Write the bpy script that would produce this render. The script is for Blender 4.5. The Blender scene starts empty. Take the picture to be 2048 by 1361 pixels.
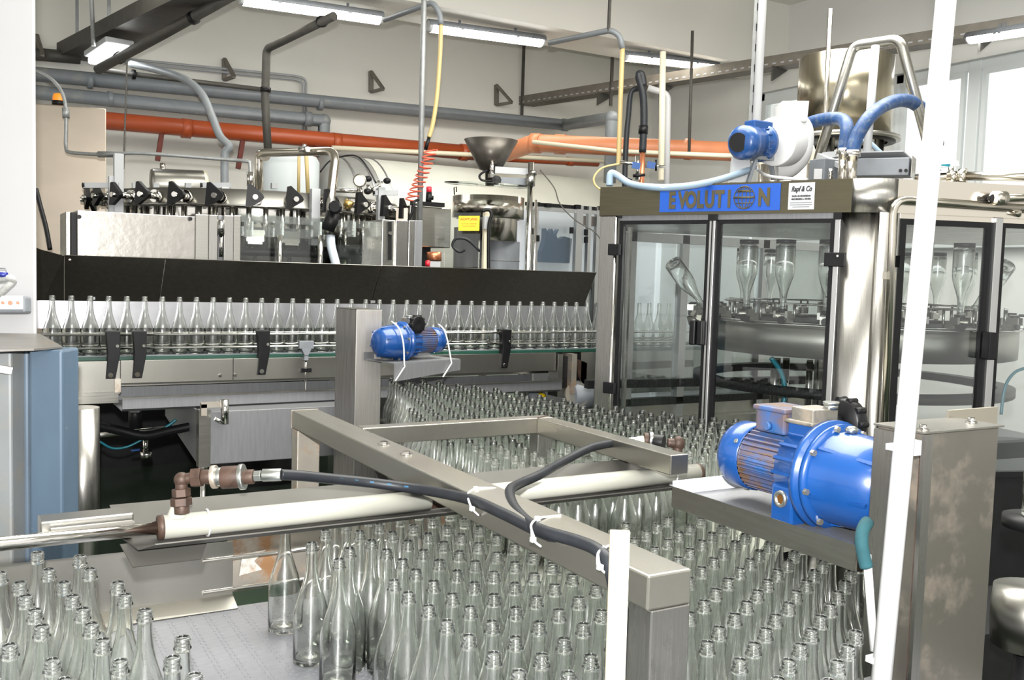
import bpy, bmesh, math, random
from mathutils import Vector, Matrix, noise
random.seed(7)
S = bpy.context.scene
COL = S.collection
PI = math.pi
# ------------------------------------------------------------------ camera
FPX = 1900.0
CAMZ = 1.6
PHI, TAU, RHO = math.radians(59.9), math.atan(132 / FPX), math.atan(0.030)
F0 = Vector((math.cos(PHI) * math.cos(TAU), math.sin(PHI) * math.cos(TAU), -math.sin(TAU)))
R0 = Vector((math.sin(PHI), -math.cos(PHI), 0))
U0 = R0.cross(F0)
RC = R0 * math.cos(RHO) + U0 * math.sin(RHO)
UC = U0 * math.cos(RHO) - R0 * math.sin(RHO)
CP = Vector((0, 0, CAMZ))
cd = bpy.data.cameras.new('camera')
cd.sensor_width = 36.0
cd.lens = FPX / 2048 * 36.0
cd.clip_start = 0.05
cam = bpy.data.objects.new('camera', cd)
COL.objects.link(cam)
mw = Matrix((RC, UC, -F0)).transposed().to_4x4()
mw.translation = CP
cam.matrix_world = mw
S.camera = cam
# ------------------------------------------------------------------ world, lights, exposure
W = bpy.data.worlds.new('world')
S.world = W
W.use_nodes = True
wn = W.node_tree.nodes
bg = wn['Background']
bg.inputs[0].default_value = (1.0, 0.985, 0.94, 1)
bg.inputs[1].default_value = 0.8
vs = S.view_settings
vs.view_transform = 'Standard'
vs.look = 'None'
vs.exposure = 0.75
vs.gamma = 1.0
vs.use_curve_mapping = False
S.cycles.max_bounces = 40
S.cycles.diffuse_bounces = 3
S.cycles.glossy_bounces = 5
S.cycles.transmission_bounces = 40
S.cycles.transparent_max_bounces = 64
S.cycles.caustics_reflective = False
S.cycles.caustics_refractive = True
S.cycles.use_denoising = True
S.cycles.sample_clamp_indirect = 12.0


def area(name, loc, target, size, energy, color=(1, 1, 1), size_y=None):
    l = bpy.data.lights.new(name, 'AREA')
    l.energy = energy
    l.color = color
    l.size = size
    if size_y:
        l.shape = 'RECTANGLE'
        l.size_y = size_y
    o = bpy.data.objects.new(name, l)
    COL.objects.link(o)
    o.location = loc
    d = (Vector(target) - Vector(loc)).normalized()
    o.rotation_euler = d.to_track_quat('-Z', 'Y').to_euler()
    return o


# the photographer's flash, just above the lens
area('flash', CP + UC * 0.17 - F0 * 0.05, CP + F0 * 5 + UC * 0.1, 0.05, 110, (1.0, 0.99, 0.97))
# unseen area panels added as fill, standing for rows of ceiling tubes
area('ceiling_tube_fill', (3.2, 3.6, 4.4), (3.2, 3.6, 0), 5.0, 290, (1.0, .985, 0.92), 3.0)
area('beam_tube_fill', (3.8, 7.9, 3.9), (3.8, 8.6, 0), 6.0, 30, (1.0, .975, 0.88), .3)  # extra unseen strip beside the beam's tubes, added to brighten the back wall
area('ceiling_tube_fill_rear', (1.0, -1.5, 4.4), (1.0, -1.5, 0), 4.0, 130, (1.0, .985, 0.92), 2.5)


# ------------------------------------------------------------------ pixel rays
def ray(x, y):
    return (RC * ((x - 1024) / FPX) + UC * ((680.5 - y) / FPX) + F0)


def P(x, y, d):
    return CP + ray(x, y) * d


def PZ(x, y, z):
    r = ray(x, y)
    return CP + r * ((z - CAMZ) / r.z)


def PY(x, y, Y):
    r = ray(x, y)
    return CP + r * (Y / r.y)


def PX(x, y, X):
    r = ray(x, y)
    return CP + r * (X / r.x)


def PPL(x, y, p0, n):
    r = ray(x, y)
    return CP + r * ((Vector(p0) - CP).dot(n) / r.dot(n))


def pix(p):
    v = Vector(p) - CP
    d = v.dot(F0)
    return (1024 + FPX * v.dot(RC) / d, 680.5 - FPX * v.dot(UC) / d, d)


# ------------------------------------------------------------------ mesh builder
class MB:
    def __init__(s, M=None):
        s.v, s.f, s.sm = [], [], []
        s.M = M or Matrix.Identity(4)

    def add(s, vs, fs, smooth=False):
        b = len(s.v)
        s.v += [s.M @ Vector(p) for p in vs]
        s.f += [tuple(b + i for i in f) for f in fs]
        s.sm += [smooth] * len(fs)
        return s

    def box(s, c, size, rz=0, R=None):
        R = R or Matrix.Rotation(rz, 3, 'Z')
        c = Vector(c)
        hx, hy, hz = size[0] / 2, size[1] / 2, size[2] / 2
        vs = [c + R @ Vector((a * hx, b * hy, d * hz)) for d in (-1, 1) for b in (-1, 1) for a in (-1, 1)]
        return s.add(vs, [(0, 2, 3, 1), (4, 5, 7, 6), (0, 1, 5, 4), (2, 6, 7, 3), (0, 4, 6, 2), (1, 3, 7, 5)])

    def bb(s, a, b):
        a, b = Vector(a), Vector(b)
        return s.box((a + b) / 2, [abs(b[i] - a[i]) for i in range(3)])

    def bar(s, p0, p1, w, h, up=(0, 0, 1)):
        p0, p1 = Vector(p0), Vector(p1)
        d = p1 - p0
        L = d.length
        d.normalize()
        up = Vector(up)
        if abs(d.dot(up)) > .98:
            up = Vector((0, 1, 0))
        side = d.cross(up).normalized()
        u = side.cross(d)
        R = Matrix((d, -side, u)).transposed()
        return s.box((p0 + p1) / 2, (L, w, h), R=R)

    def prism(s, poly, ext, smooth=False):
        poly = [Vector(p) for p in poly]
        ext = Vector(ext)
        n = len(poly)
        vs = poly + [p + ext for p in poly]
        fs = [tuple(range(n))[::-1], tuple(range(n, 2 * n))]
        s.add(vs, fs)
        b = len(s.v) - 2 * n
        for i in range(n):
            j = (i + 1) % n
            s.f.append((b + i, b + j, b + n + j, b + n + i))
            s.sm.append(smooth)
        return s

    def sheet(s, rows, th, smooth=False):
        """a plate through a strip of (a, b) point pairs, th thick"""
        A = [Vector(r[0]) for r in rows]
        B = [Vector(r[1]) for r in rows]
        n = len(rows)
        nn = (B[0] - A[0]).cross(A[1] - A[0]).normalized() * th
        nr = []
        for i in range(n):
            k0, k1 = max(0, i - 1), min(n - 1, i + 1)
            q = (B[i] - A[i]).cross(A[k1] - A[k0])
            nr.append(q.normalized() * th if q.length > 1e-9 else nn)
        vs = A + B + [A[i] + nr[i] for i in range(n)] + [B[i] + nr[i] for i in range(n)]
        fs = []
        for i in range(n - 1):
            fs += [(i, i + 1, n + i + 1, n + i), (2 * n + i, 3 * n + i, 3 * n + i + 1, 2 * n + i + 1),
                   (i, 2 * n + i, 2 * n + i + 1, i + 1), (n + i, n + i + 1, 3 * n + i + 1, 3 * n + i)]
        fs += [(0, n, 3 * n, 2 * n), (n - 1, 3 * n - 1, 4 * n - 1, 2 * n - 1)]
        return s.add(vs, fs, smooth)

    def cyl(s, p0, p1, r0, r1=None, seg=16, cap=True):
        r1 = r0 if r1 is None else r1
        p0, p1 = Vector(p0), Vector(p1)
        d = (p1 - p0).normalized()
        a = d.orthogonal().normalized()
        b = d.cross(a)
        vs = []
        for p, r in ((p0, r0), (p1, r1)):
            for i in range(seg):
                t = 2 * PI * i / seg
                vs.append(p + (a * math.cos(t) + b * math.sin(t)) * r)
        s.add(vs, [(i, (i + 1) % seg, seg + (i + 1) % seg, seg + i) for i in range(seg)], True)
        if cap:
            k = len(s.v) - 2 * seg
            s.f += [tuple(k + i for i in range(seg))[::-1], tuple(k + seg + i for i in range(seg))]
            s.sm += [False, False]
        return s

    def tube(s, pts, r, seg=10, smooth_n=0, cap=True, rads=None):
        pts = [Vector(p) for p in pts]
        if smooth_n:
            pts = spline(pts, smooth_n)
        n = len(pts)
        tang = [(pts[min(i + 1, n - 1)] - pts[max(i - 1, 0)]).normalized() for i in range(n)]
        a = tang[0].orthogonal().normalized()
        vs = []
        for i in range(n):
            a = (a - tang[i] * a.dot(tang[i])).normalized()
            b = tang[i].cross(a)
            rr = rads[i] if rads else r
            if 0 < i < n - 1 and not smooth_n:
                c = (pts[i] - pts[i - 1]).normalized().dot(tang[i])
                rr = rr / max(c, .7) if False else rr
            for k in range(seg):
                t = 2 * PI * k / seg
                vs.append(pts[i] + (a * math.cos(t) + b * math.sin(t)) * rr)
        fs = []
        for i in range(n - 1):
            for k in range(seg):
                fs.append((i * seg + k, i * seg + (k + 1) % seg, (i + 1) * seg + (k + 1) % seg, (i + 1) * seg + k))
        s.add(vs, fs, True)
        if cap:
            k = len(s.v) - n * seg
            s.f += [tuple(k + i for i in range(seg))[::-1], tuple(k + (n - 1) * seg + i for i in range(seg))]
            s.sm += [False, False]
        return s

    def bent(s, pts, r, bend=.06, seg=12):
        return s.tube(fillet(pts, bend), r, seg)

    def lathe(s, prof, o=(0, 0, 0), ax=(0, 0, 1), seg=24, smooth=True, a0=0, a1=2 * PI):
        o, ax = Vector(o), Vector(ax).normalized()
        a = ax.orthogonal().normalized()
        if abs(ax.z) > .99:
            a = Vector((1, 0, 0))
        b = ax.cross(a)
        full = abs(a1 - a0 - 2 * PI) < 1e-6
        ns = seg if full else seg + 1
        vs = []
        for r, z in prof:
            for i in range(ns):
                t = a0 + (a1 - a0) * i / seg
                vs.append(o + ax * z + (a * math.cos(t) + b * math.sin(t)) * max(r, 1e-5))
        fs = []
        for j in range(len(prof) - 1):
            for i in range(seg):
                k = (i + 1) % ns
                fs.append((j * ns + i, j * ns + k, (j + 1) * ns + k, (j + 1) * ns + i))
        return s.add(vs, fs, smooth)

    def ball(s, c, r, seg=12, sc=(1, 1, 1)):
        pr = [(r * math.sin(PI * i / 8), -r * math.cos(PI * i / 8)) for i in range(9)]
        b = len(s.v)
        s.lathe(pr, (0, 0, 0), seg=seg)
        Mi = s.M.inverted()
        for i in range(b, len(s.v)):
            q = Mi @ s.v[i]
            s.v[i] = s.M @ Vector((c[0] + q.x * sc[0], c[1] + q.y * sc[1], c[2] + q.z * sc[2]))
        return s

    def hexa(s, p0, p1, r):
        b = len(s.f)
        s.cyl(p0, p1, r, seg=6)
        for i in range(b, len(s.f)):
            s.sm[i] = False
        return s


def spline(pts, n):
    out = []
    m = len(pts)
    for i in range(m - 1):
        p0 = pts[max(i - 1, 0)]
        p1, p2 = pts[i], pts[i + 1]
        p3 = pts[min(i + 2, m - 1)]
        for k in range(n):
            t = k / n
            out.append(0.5 * ((2 * p1) + (p2 - p0) * t + (2 * p0 - 5 * p1 + 4 * p2 - p3) * t * t + (3 * p1 - p0 - 3 * p2 + p3) * t ** 3))
    out.append(pts[-1])
    return out


def fillet(pts, r, n=6):
    pts = [Vector(p) for p in pts]
    out = [pts[0]]
    for i in range(1, len(pts) - 1):
        a, b, c = pts[i - 1], pts[i], pts[i + 1]
        u, v = (a - b), (c - b)
        rr = min(r, u.length * .48, v.length * .48)
        p, q = b + u.normalized() * rr, b + v.normalized() * rr
        for k in range(n + 1):
            t = k / n
            out.append(p * (1 - t) ** 2 + b * 2 * t * (1 - t) + q * t * t)
    out.append(pts[-1])
    return out


def wloc(o):
    l = Vector((0, 0, 0))
    while o:
        l += o.location
        o = o.parent
    return l


def part(name, mb, mat, parent=None, label=None, kind=None, bevel=0):
    base = wloc(parent)
    me = bpy.data.meshes.new(name)
    me.from_pydata([v - base for v in mb.v], [], mb.f)
    me.polygons.foreach_set('use_smooth', mb.sm)
    me.update()
    me.materials.append(mat)
    o = bpy.data.objects.new(name, me)
    COL.objects.link(o)
    o.parent = parent
    if label:
        o['label'] = label
    if kind:
        o['kind'] = kind
    if bevel:
        m = o.modifiers.new('bevel', 'BEVEL')
        m.width = bevel
        m.segments = 2
        m.limit_method = 'ANGLE'
        m.angle_limit = math.radians(50)
    return o


def thing(name, label, cat, loc, group=None):
    o = bpy.data.objects.new(name, None)
    o.empty_display_size = .05
    COL.objects.link(o)
    o.location = Vector(loc)
    o['label'] = label
    o['category'] = cat
    if group:
        o['group'] = group
    return o


def solo(name, mb, mat, label, cat, group=None, bevel=0):
    """a thing that is one mesh, origin at its centre"""
    c = sum(mb.v, Vector()) / len(mb.v)
    me = bpy.data.meshes.new(name)
    me.from_pydata([v - c for v in mb.v], [], mb.f)
    me.polygons.foreach_set('use_smooth', mb.sm)
    me.materials.append(mat)
    o = bpy.data.objects.new(name, me)
    o.location = c
    COL.objects.link(o)
    o['label'] = label
    o['category'] = cat
    if group:
        o['group'] = group
    if bevel:
        m = o.modifiers.new('bevel', 'BEVEL')
        m.width = bevel
        m.segments = 2
        m.limit_method = 'ANGLE'
        m.angle_limit = math.radians(50)
    return o


def struct(name, mb, mat, bevel=0):
    o = part(name, mb, mat, None, bevel=bevel)
    o['kind'] = 'structure'
    return o


def copy_tree(o, parent=None):
    c = o.copy()
    COL.objects.link(c)
    c.parent = parent
    for ch in [x for x in o.children]:
        copy_tree(ch, c)
    return c


# ------------------------------------------------------------------ materials
def nmat(name):
    m = bpy.data.materials.new(name)
    m.use_nodes = True
    nt = m.node_tree
    return m, nt, nt.nodes['Principled BSDF']


def mat(name, col, rough=.5, metal=0.0, nscale=0, namt=.1, bump=0, stretch=None, col2=None, dirt=None, dscale=4, dlo=.55, dhi=.75,
        coat=0, emit=None, es=0, spec=.5, rvar=0):
    m, nt, b = nmat(name)
    N, L = nt.nodes, nt.links
    b.inputs['Base Color'].default_value = (*col, 1)
    b.inputs['Roughness'].default_value = rough
    b.inputs['Metallic'].default_value = metal
    b.inputs['Specular IOR Level'].default_value = spec
    b.inputs['Coat Weight'].default_value = coat
    if emit:
        b.inputs['Emission Color'].default_value = (*emit, 1)
        b.inputs['Emission Strength'].default_value = es
    tc = N.new('ShaderNodeTexCoord')
    src = None
    if nscale:
        mp = N.new('ShaderNodeMapping')
        mp.inputs['Scale'].default_value = stretch or (1, 1, 1)
        L.new(tc.outputs['Object'], mp.inputs[0])
        nz = N.new('ShaderNodeTexNoise')
        nz.inputs['Scale'].default_value = nscale
        nz.inputs['Detail'].default_value = 5
        L.new(mp.outputs[0], nz.inputs['Vector'])
        mx = N.new('ShaderNodeMix')
        mx.data_type = 'RGBA'
        c2 = col2 or tuple(max(0, c * (1 - namt * 2)) for c in col)
        c1 = col if col2 else tuple(min(1, c * (1 + namt)) for c in col)
        mx.inputs[6].default_value = (*c1, 1)
        mx.inputs[7].default_value = (*c2, 1)
        L.new(nz.outputs[0], mx.inputs[0])
        src = mx.outputs[2]
        if rvar:
            mr = N.new('ShaderNodeMapRange')
            mr.inputs[3].default_value = max(0, rough - rvar)
            mr.inputs[4].default_value = rough + rvar
            L.new(nz.outputs[0], mr.inputs[0])
            L.new(mr.outputs[0], b.inputs['Roughness'])
        if bump:
            bp = N.new('ShaderNodeBump')
            bp.inputs['Strength'].default_value = bump
            bp.inputs['Distance'].default_value = .004
            L.new(nz.outputs[0], bp.inputs['Height'])
            L.new(bp.outputs[0], b.inputs['Normal'])
    if dirt:
        dn = N.new('ShaderNodeTexNoise')
        dn.inputs['Scale'].default_value = dscale
        dn.inputs['Detail'].default_value = 8
        dn.inputs['Roughness'].default_value = .65
        L.new(tc.outputs['Object'], dn.inputs['Vector'])
        cr = N.new('ShaderNodeMapRange')
        cr.inputs[1].default_value = dlo
        cr.inputs[2].default_value = dhi
        L.new(dn.outputs[0], cr.inputs[0])
        mx = N.new('ShaderNodeMix')
        mx.data_type = 'RGBA'
        mx.inputs[7].default_value = (*dirt, 1)
        if src:
            L.new(src, mx.inputs[6])
        else:
            mx.inputs[6].default_value = (*col, 1)
        L.new(cr.outputs[0], mx.inputs[0])
        src = mx.outputs[2]
        if metal > .5:
            iv = N.new('ShaderNodeMath')
            iv.operation = 'MULTIPLY_ADD'
            iv.inputs[1].default_value = -metal * .8
            iv.inputs[2].default_value = metal
            L.new(cr.outputs[0], iv.inputs[0])
            L.new(iv.outputs[0], b.inputs['Metallic'])
    if src:
        L.new(src, b.inputs['Base Color'])
    return m


STEEL = mat('brushed_steel', (.38, .37, .34), .3, 1, 6, .12, .04, (1, 1, 14), rvar=.08)
STEEL_H = mat('brushed_steel_level', (.36, .35, .32), .33, 1, 6, .12, .04, (1, 1, .15), rvar=.08)
STEEL_V = mat('brushed_steel_upright', (.38, .37, .35), .3, 1, 30, .18, .05, (8, 8, .25), rvar=.1)
STEEL_W = mat('worn_steel', (.40, .38, .34), .38, .9, 9, .15, .06, (1, 1, 1), dirt=(.36, .29, .21), dscale=7, dlo=.55, dhi=.8, rvar=.1)
STEEL_DULL = mat('dull_steel', (.25, .255, .265), .5, .6, 20, .12, .04, (4, 4, .4))
STEEL_RUST = mat('rusty_steel', (.5, .46, .4), .42, .8, 10, .15, .06, dirt=(.28, .15, .07), dscale=9, dlo=.5, dhi=.66)
STEEL_BEAT = mat('dented_steel', (.42, .40, .37), .26, 1, 18, .1, .4, (1, 1, 1), rvar=.06)
CHROME = mat('chrome', (.66, .64, .61), .1, 1)
CHROME_W = mat('warm_chrome', (.58, .54, .47), .18, 1)
HOOD = mat('hood_dark_reflection', (.006, .0055, .004), .5, 0, 40, .3, .04, (1, 1, .05), rvar=.1, spec=.05)  # near-black colour stands in for the dark floor mirrored in the steel
HOODB = mat('guide_plate_steel', (.42, .42, .44), .3, .85, 14, .12, .05)
ALU = mat('aluminium', (.45, .45, .45), .38, .9, 30, .1, 0, (10, 10, .3))
GALV = mat('galvanised', (.34, .35, .35), .5, .6, 20, .2)
TRAYM = mat('cable_tray_grey', (.09, .085, .075), .6, .4, 12, .2, .03)
TRAYP = mat('cable_tray_punched', (.22, .2, .17), .6, .4, 12, .2, .03)
PLASTER = mat('wall_plaster', (.78, .765, .70), .9, 0, 1.6, .04, .03)
PLASTER_R = mat('wall_plaster_side', (.80, .80, .77), .9, 0, 1.4, .04, .03)
CEILM = mat('ceiling_plaster', (.84, .82, .76), .9, 0, 1.2, .03, .02)
PILLAR = mat('pillar_paint', (.5, .5, .51), .6, 0, 3, .02, .02)
GPIPE = mat('grey_pipe', (.22, .24, .255), .42, 0, 9, .1, .02, dirt=(.33, .32, .28), dscale=6, dlo=.58, dhi=.8)
OPIPE = mat('orange_pipe', (.45, .085, .025), .38, 0, 5, .1, .02)
OPIPE2 = mat('pale_orange_pipe', (.6, .22, .10), .4, 0, 5, .1, .02)
BLACK = mat('black_plastic', (.007, .007, .008), .4, 0, 20, .3, spec=.25)
RUBBER = mat('black_rubber', (.014, .016, .02), .45, 0, 25, .3, .03, spec=.3)
GREY_P = mat('grey_plastic', (.2, .215, .235), .5, 0, 14, .15)
LGREY_P = mat('light_grey_plastic', (.4, .41, .42), .42, 0, 10, .05)
WHITE_P = mat('white_plastic', (.58, .58, .58), .35, 0, 8, .03)
WHITE_E = mat('white_enamel', (.36, .36, .315), .32, 0, 7, .04, .02, dirt=(.3, .2, .12), dscale=26, dlo=.66, dhi=.74, coat=.3)
CREAM = mat('cream_paint', (.72, .66, .5), .45, 0, 6, .05)
CREAM_T = mat('cream_vessel', (.6, .6, .53), .45, .1, 2.5, .08, .02)
BLUE = mat('motor_blue', (.006, .062, .25), .3, 0, 9, .12, .03, coat=.4, dirt=(.012, .04, .12), dscale=14, dlo=.6, dhi=.85)
BLUE_D = mat('dirty_motor_blue', (.03, .12, .34), .5, 0, 12, .3, .05, dirt=(.14, .085, .055), dscale=9, dlo=.38, dhi=.62)
BLUE_B = mat('dark_blue_paint', (.008, .06, .22), .32, 0, 9, .12, .03, coat=.3)
SIGNBLUE = mat('sign_blue', (.006, .07, .38), .45)
SIGNINK = mat('sign_ink', (.085, .07, .035), .45, .3)
LABELW = mat('label_silver', (.55, .56, .57), .45, .2)
INK = mat('ink_black', (.01, .01, .015), .6)
INKR = mat('ink_red', (.62, .08, .02), .6)
YELLOW = mat('sign_yellow', (.95, .66, .0), .5)
BRASSR = mat('rusty_fitting', (.035, .018, .012), .55, .3, 22, .3, .08, col2=(.09, .055, .04), dirt=(.02, .011, .008), dscale=30, dlo=.5, dhi=.7)
ZINC = mat('zinc', (.5, .52, .50), .28, .95, 30, .1)
BSTEEL = mat('blue_grey_paint', (.095, .145, .205), .42, .1, 3.5, .18, .03, (2, 2, .6), coat=.2, dirt=(.42, .47, .5), dscale=12, dlo=.64, dhi=.8)
CAPST = mat('stained_cap_steel', (.28, .27, .255), .4, .7, 8, .2, .05, dirt=(.24, .18, .12), dscale=8, dlo=.5, dhi=.75)
WOOD = mat('pale_wood', (.6, .52, .38), .7, 0, 9, .1, .06, (6, 6, .5))
FLOORM = mat('wet_green_floor', (.035, .07, .042), .14, 0, 2.2, .3, .05, col2=(.05, .055, .045), rvar=.1)
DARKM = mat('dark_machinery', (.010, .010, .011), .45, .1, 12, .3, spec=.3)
BELTM = mat('belt_plastic', (.20, .205, .22), .34, 0, 40, .06, .04)
TEAL = mat('teal_cloth', (.012, .07, .085), .85, 0, 22, .3, .3)
TEALP = mat('teal_hose', (.006, .15, .2), .3)
GREENP = mat('green_wear_strip', (.01, .06, .04), .45)
ORANGE = mat('beacon_orange', (.85, .25, .02), .35, 0, emit=(1, .3, .03), es=.25)
REDR = mat('red_oxide_steel', (.13, .022, .012), .6, .2, 8, .2)
REDP = mat('red_plastic', (.6, .02, .04), .4)
COILR = mat('red_coil_hose', (.68, .10, .05), .35)
YHOSE = mat('yellow_hose', (.56, .43, .19), .4)
CHOSE = mat('clear_milky_hose', (.52, .58, .64), .25, 0, 12, .05)
BHOSE = mat('pale_blue_hose', (.27, .36, .45), .3, 0, 12, .05)
HBLUE = mat('ribbed_blue_hose', (.012, .06, .19), .45, 0, 60, .4, .15, (1, 1, 1), dirt=(.16, .2, .26), dscale=30, dlo=.5, dhi=.8)
SKIRT = mat('lacquered_tank_steel', (.40, .36, .27), .22, 1, 2, .25, 0, (6, 6, .05), rvar=.04)
CARD = mat('brown_card', (.16, .09, .055), .8)
WPANEL = mat('white_panel', (.75, .77, .82), .5, 0, 3, .05)
NAVY = mat('navy_rubber', (.06, .10, .17), .5)
COPPER = mat('copper_orange', (.55, .2, .1), .3, .7)
BEIGEP = mat('cabinet_steel', (.52, .45, .37), .32, .8, 1.5, .14, 0, (1, 1, 2))
HOSEMARK = mat('hose_blue_print', (.02, .09, .17), .5)
FRAMEW = mat('window_frame_white', (.74, .78, .78), .4)
PALEGREEN = mat('pale_green_wall', (.55, .66, .52), .7, 0, 3, .1)


def emis(name, col, s):
    m, nt, b = nmat(name)
    b.inputs['Base Color'].default_value = (.9, .9, .9, 1)
    b.inputs['Emission Color'].default_value = (*col, 1)
    b.inputs['Emission Strength'].default_value = s
    return m


TUBE = emis('tube_glow', (.97, .99, 1.0), 9)
TUBEW = emis('tube_glow_warm', (1.0, .9, .78), 7)


def thin_glass(name, c0, c1, ior=1.5, rough=.02, refl=1.0, bump=0, bscale=18, body=0):
    """sheet or blown glass as a thin wall: clear seen square on, denser and more reflective at grazing angles"""
    m = bpy.data.materials.new(name)
    m.use_nodes = True
    nt = m.node_tree
    N, L = nt.nodes, nt.links
    N.clear()
    out = N.new('ShaderNodeOutputMaterial')
    tr = N.new('ShaderNodeBsdfTransparent')
    gl = N.new('ShaderNodeBsdfGlossy')
    gl.inputs['Roughness'].default_value = rough
    gl.inputs['Color'].default_value = (.95, .97, .96, 1)
    fr = N.new('ShaderNodeFresnel')
    fr.inputs['IOR'].default_value = ior
    lw = N.new('ShaderNodeLayerWeight')
    lw.inputs['Blend'].default_value = .35
    mx = N.new('ShaderNodeMix')
    mx.data_type = 'RGBA'
    mx.inputs[6].default_value = (*c0, 1)
    mx.inputs[7].default_value = (*c1, 1)
    L.new(lw.outputs['Facing'], mx.inputs[0])
    L.new(mx.outputs[2], tr.inputs['Color'])
    ms = N.new('ShaderNodeMixShader')
    mu = N.new('ShaderNodeMath')
    mu.operation = 'MULTIPLY'
    mu.use_clamp = True
    mu.inputs[1].default_value = refl
    L.new(fr.outputs[0], mu.inputs[0])
    L.new(mu.outputs[0], ms.inputs[0])
    L.new(tr.outputs[0], ms.inputs[1])
    L.new(gl.outputs[0], ms.inputs[2])
    res = ms.outputs[0]
    if body:   # milky body of pressed glass: a little light is scattered in the uneven wall
        df = N.new('ShaderNodeBsdfGlossy')
        df.inputs['Roughness'].default_value = .33
        df.inputs['Color'].default_value = (.86, .93, .88, 1)
        tl = N.new('ShaderNodeBsdfTranslucent')
        tl.inputs['Color'].default_value = (.86, .93, .88, 1)
        a1 = N.new('ShaderNodeMixShader')
        a1.inputs[0].default_value = .5
        L.new(df.outputs[0], a1.inputs[1])
        L.new(tl.outputs[0], a1.inputs[2])
        a2 = N.new('ShaderNodeMixShader')
        a2.inputs[0].default_value = body
        L.new(res, a2.inputs[1])
        L.new(a1.outputs[0], a2.inputs[2])
        res = a2.outputs[0]
    L.new(res, out.inputs[0])
    if bump:
        tc = N.new('ShaderNodeTexCoord')
        nz = N.new('ShaderNodeTexNoise')
        nz.inputs['Scale'].default_value = bscale
        nz.inputs['Detail'].default_value = 1
        mp = N.new('ShaderNodeMapping')
        mp.inputs['Scale'].default_value = (1, 1, .22)
        L.new(tc.outputs['Object'], mp.inputs[0])
        L.new(mp.outputs[0], nz.inputs['Vector'])
        bp = N.new('ShaderNodeBump')
        bp.inputs['Strength'].default_value = bump
        bp.inputs['Distance'].default_value = .01
        L.new(nz.outputs[0], bp.inputs['Height'])
        L.new(bp.outputs[0], gl.inputs['Normal'])
        L.new(bp.outputs[0], fr.inputs['Normal'])
    return m


def blown_glass(name, col, ior, rough, bump):
    m = bpy.data.materials.new(name)
    m.use_nodes = True
    N, L = m.node_tree.nodes, m.node_tree.links
    N.clear()
    out = N.new('ShaderNodeOutputMaterial')
    g = N.new('ShaderNodeBsdfGlass')
    g.inputs['Color'].default_value = (*col, 1)
    g.inputs['IOR'].default_value = ior
    g.inputs['Roughness'].default_value = rough
    tc = N.new('ShaderNodeTexCoord')
    mp = N.new('ShaderNodeMapping')
    mp.inputs['Scale'].default_value = (1, 1, .3)
    nz = N.new('ShaderNodeTexNoise')
    nz.inputs['Scale'].default_value = 38
    nz.inputs['Detail'].default_value = 2
    bp = N.new('ShaderNodeBump')
    bp.inputs['Strength'].default_value = bump
    bp.inputs['Distance'].default_value = .004
    L.new(tc.outputs['Object'], mp.inputs[0])
    L.new(mp.outputs[0], nz.inputs['Vector'])
    L.new(nz.outputs[0], bp.inputs['Height'])
    L.new(bp.outputs[0], g.inputs['Normal'])
    gl = N.new('ShaderNodeBsdfGlossy')   # rough gloss lobe added to the glass to widen flash glints
    gl.inputs['Roughness'].default_value = .2
    L.new(bp.outputs[0], gl.inputs['Normal'])
    mx = N.new('ShaderNodeMixShader')
    mx.inputs[0].default_value = .045
    L.new(g.outputs[0], mx.inputs[1])
    L.new(gl.outputs[0], mx.inputs[2])
    L.new(mx.outputs[0], out.inputs[0])
    return m


BOTTLE = blown_glass('bottle_glass', (.988, .996, .986), 1.48, .02, .2)
PANE = thin_glass('door_pane', (.93, .95, .95), (.7, .75, .76), 1.45, .01, .8, 0)
ACRYL = thin_glass('acrylic_sheet', (.93, .94, .93), (.7, .72, .7), 1.45, .05, 1.0, 0)
ACRYLM = thin_glass('hazy_acrylic', (.80, .81, .80), (.6, .61, .6), 1.5, .25, 1.6, 0, body=.12)
WINP = thin_glass('window_pane', (.97, .98, .98), (.9, .92, .92), 1.4, .01, .6, 0)
# ================================================================== the room
YW = 10.5
corner = PY(1301, 300, YW)
XW = corner.x
H = 4.75
struct('floor', MB().bb((-6, -4, -.1), (XW + .3, YW + .3, 0)), FLOORM)
struct('ceiling', MB().bb((-6, -4, H), (XW + .3, YW + .3, H + .15)), CEILM)
struct('wall_back', MB().bb((-6, YW, 0), (XW + .3, YW + .2, H)), PLASTER)
# ceiling beam that carries the tube lights
beam = struct('trim_1', MB().bb((-6, 8.05, 4.02), (XW, 8.72, H)), CEILM)
# side wall with two window openings
def win(x0, y0, x1, y1):
    a, b = PX(x0, y0, XW), PX(x1, y1, XW)
    return a, b
wA0, wA1 = PX(1512, 188, XW), PX(1700, 380, XW)
wB0, wB1 = PX(1786, 150, XW), PX(2330, 400, XW)
zt, zb = 3.42, 1.95
ztA = wA0.z
zt = wB0.z
zb = 2.0
yA = (wA1.y, wA0.y)
yB = (wB1.y, wB0.y)
m = MB()
m.bb((XW, -4, 0), (XW + .25, YW, zb))
m.bb((XW, -4, max(zt, ztA)), (XW + .25, YW, H))
m.bb((XW, yA[1], zb), (XW + .25, YW, max(zt, ztA)))
m.bb((XW, yB[1], zb), (XW + .25, yA[0], max(zt, ztA)))
m.bb((XW, -4, zb), (XW + .25, yB[0], max(zt, ztA)))
lo, hi = min(zt, ztA), max(zt, ztA)
ys = yA if ztA < zt else yB
m.bb((XW, ys[0], lo), (XW + .25, ys[1], hi))
struct('wall_right', m, PLASTER_R)
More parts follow.
